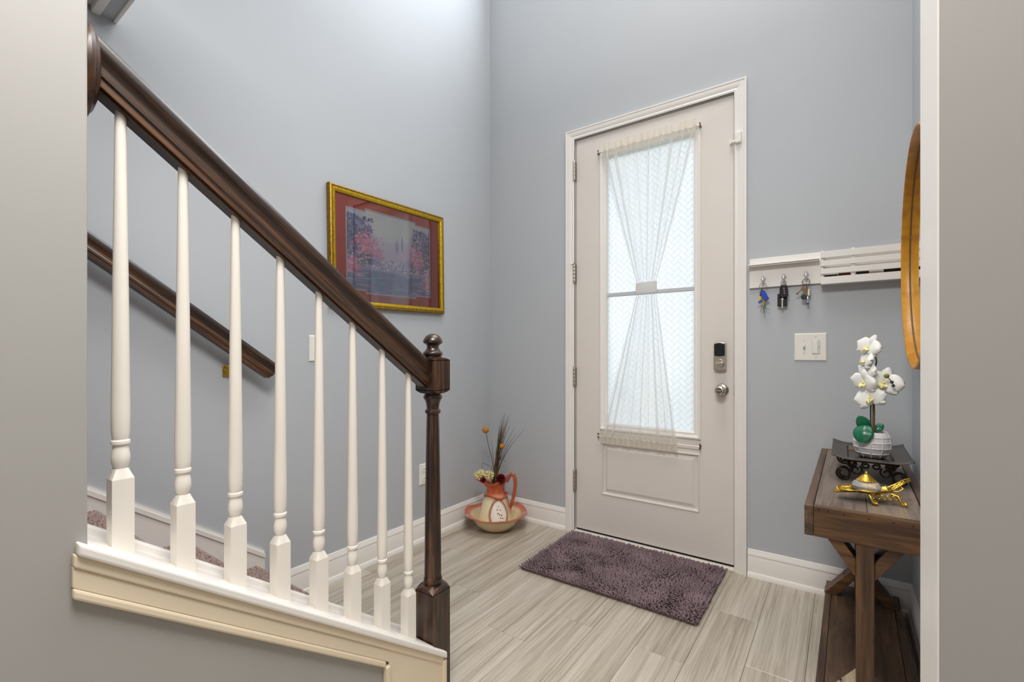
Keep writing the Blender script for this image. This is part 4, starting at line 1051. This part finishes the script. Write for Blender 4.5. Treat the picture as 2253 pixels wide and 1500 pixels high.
pompon('cream_flower', bq(-0.100, 0.348, -0.03), 0.036, CREAMFL, 150, 'cream dried flower drooping over the pitcher spout', 'flower', bq(-0.02, 0.27), 'cream dried flowers')
pompon('cream_flower', bq(-0.043, 0.346, -0.03), 0.034, CREAMFL, 150, 'cream dried flower in the middle of the pitcher mouth', 'flower', bq(-0.01, 0.27), 'cream dried flowers')
pompon('crimson_flower', bq(0.032, 0.327, -0.055), 0.036, REDFL, 220, 'large crimson dried flower by the pitcher handle', 'flower', bq(0.005, 0.27), 'crimson dried flowers', 0.95, 0.005)
pompon('crimson_flower', bq(-0.080, 0.320, -0.045), 0.022, REDFL, 110, 'small crimson flower tucked below the cream flowers', 'flower', bq(-0.02, 0.27), 'crimson dried flowers', 0.95, 0.004)
for (dx_, z, dy_, R_, lab, bend) in ((-0.066, 0.628, 0.0, 0.021, 'orange ball flower on a long stem, leaning to the left', -0.03), (0.040, 0.528, -0.02, 0.017, 'orange ball flower in front of the dried grass', 0.01)):
    c = bq(dx_, z, dy_); t = thing('ball_flower', c, lab, 'flower', 'orange ball flowers')
    MB().sphere(c, R_, 20).build('flower_head', ORANGEB, t, smooth=80)
    MB().tube([c, bq(dx_*0.75, z-0.09, dy_), bq(dx_*0.4, 0.45, dy_*.6), bq(0, 0.27)], 0.0019, 6).build('stem', GRASSD, t, smooth=80)
gr = thing('dried_grass', tuple(mouth), 'tall spray of brown dried grass standing in the pitcher', 'dried grass')
random.seed(5)
tips = [(0.045, 0.72), (0.055, 0.735), (0.063, 0.74), (0.030, 0.70), (0.076, 0.722), (0.085, 0.715), (0.022, 0.66), (0.068, 0.70), (0.04, 0.66), (0.092, 0.66), (0.088, 0.72), (0.010, 0.58), (0.05, 0.60), (0.03, 0.62), (0.07, 0.64), (0.058, 0.69), (0.015, 0.55), (0.00, 0.52), (0.02, 0.50), (0.06, 0.57),
        (0.13, 0.60), (0.185, 0.632), (0.12, 0.645), (0.095, 0.565), (0.075, 0.52), (-0.03, 0.56)]
for q, (dx_, z) in enumerate(tips):
    dy_ = random.uniform(-0.03, 0.03); b0 = random.uniform(-0.012, 0.012)
    p0 = bq(b0-0.012, 0.285, random.uniform(-.01, .01)); p3 = bq(dx_, z, dy_)
    p1 = bq(b0+dx_*0.15-0.006, 0.285+(z-0.285)*0.4, dy_*.3); p2 = bq(dx_*0.62, 0.285+(z-0.285)*0.80, dy_*.7)
    pts = []
    for k in range(9):
        t = k/8; pts.append(p0*(1-t)**3+p1*3*t*(1-t)**2+p2*3*t*t*(1-t)+p3*t**3)
    if q >= 20: rad = [0.0022-0.0016*k/8 for k in range(9)]
    else: rad = [0.0020, 0.0024, 0.0026, 0.0026, 0.0024, 0.0020, 0.0015, 0.0010, 0.0004]
    MB().tube(pts, rad, 5).build('grass_blade', GRASSD if q % 3 == 0 or q >= 20 else GRASS, gr, smooth=80)
MB().tube([bq(-0.01, 0.29), bq(-0.03, 0.40, -.02), bq(-0.085, 0.425, -.03), bq(-0.088, 0.395, -.03)], 0.0014, 5).build('bent_stem', GRASSD, gr)

# ================================================================== CONSOLE TABLE
tb = thing('console_table', (0.065, 2.07, 0), 'rustic dark-stained wooden console table with lower shelf against the right wall', 'console table')
tx0, tx1, ty0, ty1, tz0, tz1 = -0.088, 0.205, 1.585, 2.572, 0.596, 0.683
BT = 0.022
def board(x0, x1, y0, y1, z0, z1, name, mat, bv=0.002):
    o = MB().box(x0, x1, y0, y1, z0, z1).build(name, mat, tb, bevel=bv)
    mid = Vector(((x0+x1)/2, (y0+y1)/2, (z0+z1)/2))-world_loc(tb)
    o.data.transform(Matrix.Translation(-mid)); o.location = mid
    return o
board(tx0, tx0+0.022, ty0, ty1, tz0, tz1, 'long_apron', RUSTY)
board(tx1-0.022, tx1, ty0, ty1, tz0, tz1, 'long_apron', RUSTY)
board(tx0+0.0225, tx1-0.0225, ty0, ty0+0.022, tz0, tz1, 'end_apron', RUSTX)
board(tx0+0.0225, tx1-0.0225, ty1-0.022, ty1, tz0, tz1, 'end_apron', RUSTX)
wpl = (tx1-tx0-0.046)/2
for q in range(2):
    board(tx0+0.023+q*wpl, tx0+0.0222+(q+1)*wpl, ty0+0.0222, ty1-0.0222, tz1-0.024, tz1-0.0015, 'top_plank', RUSTG)
for (a, z) in ((tx0+0.035, 0.674), (tx0+0.057, 0.6735), (tx0+0.093, 0.672), (tx0+0.148, 0.671), (tx0+0.2, 0.671), (tx0+0.24, 0.671)):
    MB().lathe([(0.0022, 0), (0.002, 0.0006)], 8, Matrix.Translation((a, ty0+0.0002, z)) @ RY).build('nail_hole', BLACKG, tb)
# lower shelf
shz = 0.080
board(tx0+0.018, tx0+0.040, ty0+0.03, ty1, 0.0, shz, 'shelf_edge_board', RUSTY)
board(tx1-0.040, tx1-0.018, ty0+0.03, ty1, 0.0, shz, 'shelf_edge_board', RUSTY)
for q in range(2):
    w0 = tx0+0.0408; wq = (tx1-0.0408-w0)/2
    board(w0+q*wq, w0+(q+1)*wq-0.0008, ty0+0.03, ty1-0.002, shz-0.022, shz-0.0015, 'shelf_plank', RUSTY)
board(tx0+0.041, tx1-0.041, ty0+0.03, ty0+0.052, 0.0, shz-0.023, 'shelf_end', RUSTX)
# end posts with diagonal braces
xm = (tx0+tx1)/2-0.006
for yp in (1.632, 2.470):
    board(xm-0.020, xm+0.020, yp-0.0445, yp+0.0445, shz-0.0015, tz1-0.026, 'post', RUSTZ)
    for sgn in (-1, 1):
        for top in (0, 1):
            zc_ = (0.535 if top else 0.17); L2 = 0.072
            zdir = 1 if top else -1
            th = math.atan2(zdir, sgn)
            xc = xm+sgn*(0.020+0.052); zc_ = (tz1-0.088 if top else shz+0.062)
            # brace as a parallelogram: from the post outwards to shelf or top
            x_a = xm+sgn*0.0202; x_b = xm+sgn*0.118
            if top: poly = [(x_a, 0.500), (x_a, 0.548), (x_b-sgn*0.03, tz1-0.026), (x_b+sgn*0.012, tz1-0.026)]
            else: poly = [(x_a, 0.212), (x_a, 0.160), (x_b-sgn*0.038, shz-0.001), (x_b+sgn*0.008, shz-0.001)]
            o = MB().prism(poly, yp-0.036, yp+0.036, 'y').build('brace', RAWPINE if (not top and sgn < 0 and yp < 2) else RUSTX, tb, bevel=0.0015)
            if not top and sgn < 0:
                for q in range(2):
                    c0 = Vector((xm-0.046-0.006*q, yp-0.018+0.03*q*0+0.0*q, 0.188-0.006*q))
                    dn = Vector((-0.70, 0, 0.71))
                    MB().lathe([(0.004, 0), (0.0038, 0.0012)], 10, Matrix.Translation((xm-0.055, yp-0.018+0.034*q, 0.1745)) @ Vector((0, 0, 1)).rotation_difference(dn).to_matrix().to_4x4()).build('screw_hole', BLACKG, o)
tb.rotation_euler = (0, 0, math.radians(-0.6))

# ================================================================== TRAY, ORCHID, INKWELL
TZ = tz1
tray = thing('footed_tray', (0.075, 2.11, TZ), 'dark metal footed tray with scrolled legs on the console table', 'tray')
ax0, ax1, ay0, ay1 = -0.035, 0.183, 1.925, 2.285; zr_ = 0.770
def trayf(u, v):
    X = ax0+(ax1-ax0)*u; Y = ay0+(ay1-ay0)*v
    eu = abs(2*u-1); ev = abs(2*v-1)
    z = zr_-0.010+0.012*max(0, (eu-0.5)/0.5)**2+0.004*max(0, (ev-0.6)/0.4)**2
    if eu < 0.56 and ev < 0.62: z = zr_-0.022
    return (X, Y, z)
MB().grid(trayf, 41, 41).build('plate', TRAYM, tray, smooth=35, solid=0.003)
cxm = (ax0+ax1)/2
def spiral(c, ex, ez, R0, R1, a0, turns, n=26):
    pts = []
    for k in range(n):
        t = k/(n-1); a = a0+turns*2*PI*t; r_ = R0+(R1-R0)*t
        pts.append(Vector(c)+Vector(ex)*r_*math.cos(a)+Vector(ez)*r_*math.sin(a))
    return pts
EZ = (0, 0, 1)
for yl in (1.965, 2.245):
    for sg_ in (-1, 1):
        bx_ = cxm+sg_*0.062
        ex = (sg_, -0.25 if yl < 2.1 else 0.25, 0)
        # S scroll: foot curl + upper curl
        foot = spiral((bx_+sg_*0.012, yl, TZ+0.0275), ex, EZ, 0.010, 0.023, PI*0.4, -1.55)
        MB().tube(foot, 0.0038, 8).build('foot_scroll', IRON, tray, smooth=60)
        up_ = spiral((bx_-sg_*0.012, yl, TZ+0.062), ex, EZ, 0.006, 0.015, -PI*0.3, 1.4)
        MB().tube(up_+[Vector((bx_-sg_*0.006, yl, zr_-0.014))], 0.0035, 8).tube([foot[-1], Vector((bx_-sg_*0.010, yl, TZ+0.05)), Vector((bx_-sg_*0.020, yl, zr_-0.014))], 0.0036, 8).build('leg_scroll', IRON, tray, smooth=60)
    for sg_ in (-1, 1):
        sp1 = spiral((cxm+sg_*0.013, yl, zr_-0.028), (sg_, 0, 0), EZ, 0.004, 0.012, 0.2, 1.2)
        MB().tube(sp1+[Vector((cxm+sg_*0.002, yl, zr_-0.012))], 0.003, 7).build('small_scroll', IRON, tray, smooth=60)
        sp2 = spiral((cxm+sg_*0.040, yl, zr_-0.046), (sg_, 0, 0), EZ, 0.005, 0.017, PI, -1.15)
        MB().tube(sp2, 0.003, 7).build('small_scroll', IRON, tray, smooth=60)
    MB().tube([(cxm-0.075, yl, zr_-0.015), (cxm+0.075, yl, zr_-0.015)], 0.0042, 8).build('cross_bar', IRON, tray, smooth=60)

OX, OY, OZ = 0.083, 2.095, 0.7485+0.0015
orc = thing('potted_orchid', (OX, OY, OZ), 'white artificial orchid in a white basket-weave pot on the tray', 'potted plant')
pmb = MB().lathe([(0.030, 0.0), (0.036, 0.002), (0.046, 0.014), (0.0535, 0.034), (0.055, 0.050), (0.052, 0.072), (0.047, 0.088), (0.044, 0.092), (0.041, 0.090), (0.040, 0.080), (0.0005, 0.079)], 40, Matrix.Translation((OX, OY, OZ)))
pot = pmb.build('pot', POTM, orc, smooth=50)
pr = lambda z: np.interp(z, [0.002, 0.014, 0.034, 0.050, 0.072, 0.088], [0.036, 0.046, 0.0535, 0.055, 0.052, 0.047])
for z in (0.018, 0.037, 0.056, 0.075):
    MB().tube([(OX+(pr(z)+0.0004)*math.cos(2*PI*k/36), OY+(pr(z)+0.0004)*math.sin(2*PI*k/36), OZ+z) for k in range(36)], 0.0022, 6, closed=True).build('weave_band', POTM, pot, smooth=60)
for q in range(10):
    a = 2*PI*q/10+0.2
    MB().tube([(OX+(pr(z)+0.0006)*math.cos(a), OY+(pr(z)+0.0006)*math.sin(a), OZ+z) for z in (0.004, 0.018, 0.037, 0.056, 0.075, 0.088)], 0.0023, 6).build('weave_rib', POTM, pot, smooth=60)
MB().lathe([(0.0405, 0.080), (0.030, 0.083), (0.0005, 0.084)], 24, Matrix.Translation((OX, OY, OZ))).build('soil', GRASSD, pot)
MB().tube([(OX+0.003, OY, OZ+0.07), (OX+0.004, OY, OZ+0.16), (OX+0.002, OY, OZ+0.28), (OX-0.004, OY, OZ+0.385)], [0.0042, 0.004, 0.0032, 0.0022], 8).build('support_stem', STEMB, orc, smooth=60)
MB().tube([(OX-0.004, OY-0.003, OZ+0.07), (OX-0.005, OY-0.003, OZ+0.16), (OX-0.002, OY-0.002, OZ+0.27), (OX+0.012, OY, OZ+0.34), (OX+0.004, OY, OZ+0.39)], 0.0022, 6).build('flower_stem', STEMG, orc, smooth=60)
def leaf(base, tip, wd, sag, name='leaf'):
    base = Vector(base); tip = Vector(tip); ax = tip-base; L = ax.length; ax.normalize()
    view = Vector((-0.25, -0.9, 0.35)); side = ax.cross(view).normalized(); nrm = side.cross(ax).normalized()
    def fn(u, v):
        w_ = wd*math.sin(PI*min(1, (0.06+0.94*v)))**0.6*(2*u-1)
        p = base+ax*L*v+side*w_+nrm*(sag*math.sin(PI*v)-0.25*abs(w_))
        return tuple(p)
    return MB().grid(fn, 9, 12).build(name, LEAF, orc, smooth=80, solid=0.0012)
leaf((OX-0.020, OY-0.036, OZ+0.118), (OX-0.034, OY-0.064, OZ+0.055), 0.030, 0.010)
leaf((OX-0.012, OY-0.02, OZ+0.095), (OX-0.040, OY-0.036, OZ+0.148), 0.021, 0.006)
leaf((OX+0.008, OY+0.01, OZ+0.09), (OX+0.030, OY+0.026, OZ+0.118), 0.014, 0.004)
def petal(c, d, side, nrm, L, wd, cup, name='petal'):
    def fn(u, v):
        w_ = wd*(math.sin(PI*(0.10+0.88*v))**0.65)*(2*u-1)
        p = c+d*L*v+side*w_+nrm*(cup*math.sin(PI*v*0.9)-cup*1.4*(2*u-1)**2*v)
        return tuple(p)
    return fn
def bloom(c, facing, up_, S):
    c = Vector(c); f_ = Vector(facing).normalized(); up_ = (Vector(up_)-f_*Vector(up_).dot(f_)).normalized(); rt = f_.cross(up_)
    fl_ = thing('bloom', (0, 0, 0), None, None); fl_.parent = orc; fl_.location = c-world_loc(orc)
    for q, (a, L, wd, off) in enumerate(((PI/2, .95, .33, -.004), (PI/2+2.15, .95, .33, -.004), (PI/2-2.15, .95, .33, -.004), (0.12, 1.0, .56, 0.0), (PI-0.12, 1.0, .56, 0.0))):
        d = (rt*math.cos(a)+up_*math.sin(a)+f_*0.10).normalized(); s_ = f_.cross(d).normalized()
        MB().grid(petal(c+f_*off, d, s_, f_, S*L, S*wd, S*0.16), 9, 9).build('petal', PETAL, fl_, smooth=80, solid=0.0006)
    lipd = (f_*0.7-up_*0.7).normalized()
    MB().grid(petal(c+f_*0.002, lipd, rt, -up_, S*0.5, S*0.24, S*0.14), 7, 7).sphere(tuple(c+f_*S*0.08), S*0.09, 8).build('lip', PETY, fl_, smooth=80)
    return fl_
cdir = Vector((-OX, -OY, 0.0)).normalized()     # towards the hall
lf_ = Vector((-1, 0, 0))
bloom((OX-0.010, OY-0.010, OZ+0.392), cdir+lf_*0.9+Vector((0, 0, .3)), (0.5, 0, 1), 0.049)
bloom((OX-0.016, OY-0.014, OZ+0.345), cdir*0.4+lf_*1.2+Vector((0, 0, .5)), (0.6, 0, 1), 0.047)
bloom((OX-0.014, OY-0.016, OZ+0.308), cdir*0.5+lf_*0.9+Vector((0, 0, .2)), (0.4, 0, 1), 0.049)
bloom((OX-0.024, OY-0.022, OZ+0.268), cdir+lf_*0.9+Vector((0, 0, -.2)), (0.2, 0, 1), 0.049)
bloom((OX+0.030, OY-0.030, OZ+0.268), cdir*1.2+lf_*0.1+Vector((0, 0, .12)), (0.25, 0, 1), 0.058)
bloom((OX-0.006, OY-0.022, OZ+0.212), cdir+lf_*0.6+Vector((0, 0, .1)), (-0.4, 0, 1), 0.053)
for (dx_, dz_, R_) in ((0.036, 0.292, 0.008), (0.050, 0.272, 0.0055), (0.054, 0.260, 0.005)):
    MB().sphere((OX+dx_, OY-0.062, OZ+dz_), R_, 10).build('bud', BUD if R_ > .006 else STEMG, orc, smooth=80)
MB().tube([(OX+0.036, OY-0.06, OZ+0.290), (OX+0.046, OY-0.06, OZ+0.28), (OX+0.054, OY-0.06, OZ+0.262)], 0.0016, 6).build('bud_stem', STEMG, orc)

ink = thing('brass_inkwell', (0.062, 1.742, TZ), 'ornate footed brass inkwell with a cut glass pot on the console table', 'inkwell')
IM = Matrix.Translation((0.060, 1.735, TZ)) @ Matrix.Rotation(math.radians(20), 4, 'Z')
def ip(x, y, z): return IM @ Vector((x, y, z))
def inkplate(u, v):
    x_ = -0.078+0.132*u; hw_ = 0.036*math.sin(PI*(0.08+0.84*u))**0.7+0.003*math.sin(14*u)
    y_ = hw_*(2*v-1)
    z_ = 0.026+0.010*(2*v-1)**2+0.005*max(0, (u-0.7)/0.3)**1.5-0.004*max(0, (0.25-u)/0.25)+0.0012*math.sin(40*v)*math.sin(20*u)
    return tuple(ip(x_, y_, z_))
MB().grid(inkplate, 40, 24).build('pen_tray', BRASS, ink, smooth=70, solid=0.0035)
MB().tube([tuple(ip(-0.074, -0.008, 0.026)), tuple(ip(-0.084, -0.004, 0.022)), tuple(ip(-0.086, 0.003, 0.022)), tuple(ip(-0.078, 0.008, 0.026))], [0.004, 0.0035, 0.003, 0.002], 8).build('scroll_tip', BRASS, ink, smooth=70)
for (fx_, fy_) in ((-0.012, -0.040), (0.060, -0.036), (0.030, 0.040)):
    s_ = -1 if fy_ < 0 else 1
    MB().tube([tuple(ip(fx_*0.8, fy_*0.55, 0.028)), tuple(ip(fx_, fy_*0.85, 0.026)), tuple(ip(fx_+0.004, fy_, 0.014)), tuple(ip(fx_+0.006, fy_*1.1, 0.006)), tuple(ip(fx_+0.014, fy_*1.2, 0.0055)), tuple(ip(fx_+0.016, fy_*1.1, 0.010)), tuple(ip(fx_+0.009, fy_*1.05, 0.012))], [0.004, 0.0045, 0.004, 0.004, 0.004, 0.0035, 0.002], 8).build('foot', BRASS, ink, smooth=70)
# front apron of openwork scrolls
for q in range(5):
    cx_ = -0.004+0.014*q
    MB().tube([tuple(ip(cx_+0.007*math.cos(a), -0.030, 0.020+0.006*math.sin(a))) for a in [PI*1.9*k/12 for k in range(13)]], 0.0018, 6).build('apron_scroll', BRASS, ink, smooth=70)
# faceted glass pot and domed lid
gpm = IM @ Matrix.Translation((-0.004, 0.004, 0.030))
MB().lathe([(0.026, -0.002), (0.034, 0.004), (0.037, 0.014), (0.031, 0.024), (0.022, 0.027)], 10, gpm).build('glass_pot', CRYSTAL, ink)
lid = MB().lathe([(0.0225, 0.0268), (0.0235, 0.030), (0.0215, 0.0325), (0.019, 0.035), (0.0135, 0.041), (0.0075, 0.046), (0.0045, 0.0475), (0.0042, 0.050), (0.0028, 0.054), (0.0003, 0.056)], 24, gpm).build('lid', BRASS, ink, smooth=40)
for q in range(20):
    a = 2*PI*q/20; MB().sphere(tuple(gpm @ Vector((0.0228*math.cos(a), 0.0228*math.sin(a), 0.0292))), 0.0022, 6).build('lid_bead', BRASS, lid, smooth=80)
# pierced handle rising at the right
for (pts) in ([(0.050, -0.014, 0.036), (0.075, -0.010, 0.052), (0.098, -0.002, 0.068), (0.106, 0.006, 0.066), (0.100, 0.008, 0.058)],
              [(0.050, 0.016, 0.036), (0.074, 0.016, 0.050), (0.096, 0.012, 0.066), (0.104, 0.004, 0.072)],
              [(0.055, -0.006, 0.038), (0.068, 0.006, 0.048), (0.080, -0.004, 0.054), (0.090, 0.006, 0.062)],
              [(0.055, 0.010, 0.038), (0.068, -0.004, 0.046), (0.080, 0.008, 0.055), (0.092, -0.002, 0.062)],
              [(0.048, -0.012, 0.034), (0.066, -0.018, 0.036), (0.080, -0.015, 0.044), (0.076, -0.010, 0.049)]):
    MB().tube([tuple(ip(*p_)) for p_ in pts], 0.0024, 7).build('pierced_scroll', BRASS, ink, smooth=70)

# ================================================================== MIRROR
mi = thing('round_mirror', (XR, 2.06, 1.077), 'round wall mirror with a deep amber wood hoop frame on the right wall', 'mirror')
MXc = Matrix.Translation((XR, 2.06, 1.467)) @ Matrix.Rotation(-PI/2, 4, 'Y')
MB().lathe([(0.392, 0.0005), (0.400, 0.003), (0.402, 0.046), (0.399, 0.049), (0.394, 0.049), (0.391, 0.046), (0.387, 0.022), (0.387, 0.004)], 96, MXc, cap=False).build('hoop_frame', AMBER, mi, smooth=40)
MB().lathe([(0.3885, 0.019), (0.3885, 0.0215), (0.0005, 0.0215)], 96, MXc, cap=False).build('mirror_glass', MIRROR, mi, smooth=30)
MB().lathe([(0.3872, 0.0212), (0.3868, 0.0245), (0.3855, 0.0212)], 96, MXc, cap=False).build('seam', STEMB, mi)
MB().lathe([(0.398, 0.0008), (0.398, 0.004), (0.0005, 0.004)], 48, MXc, cap=False).build('backing', CARD, mi)
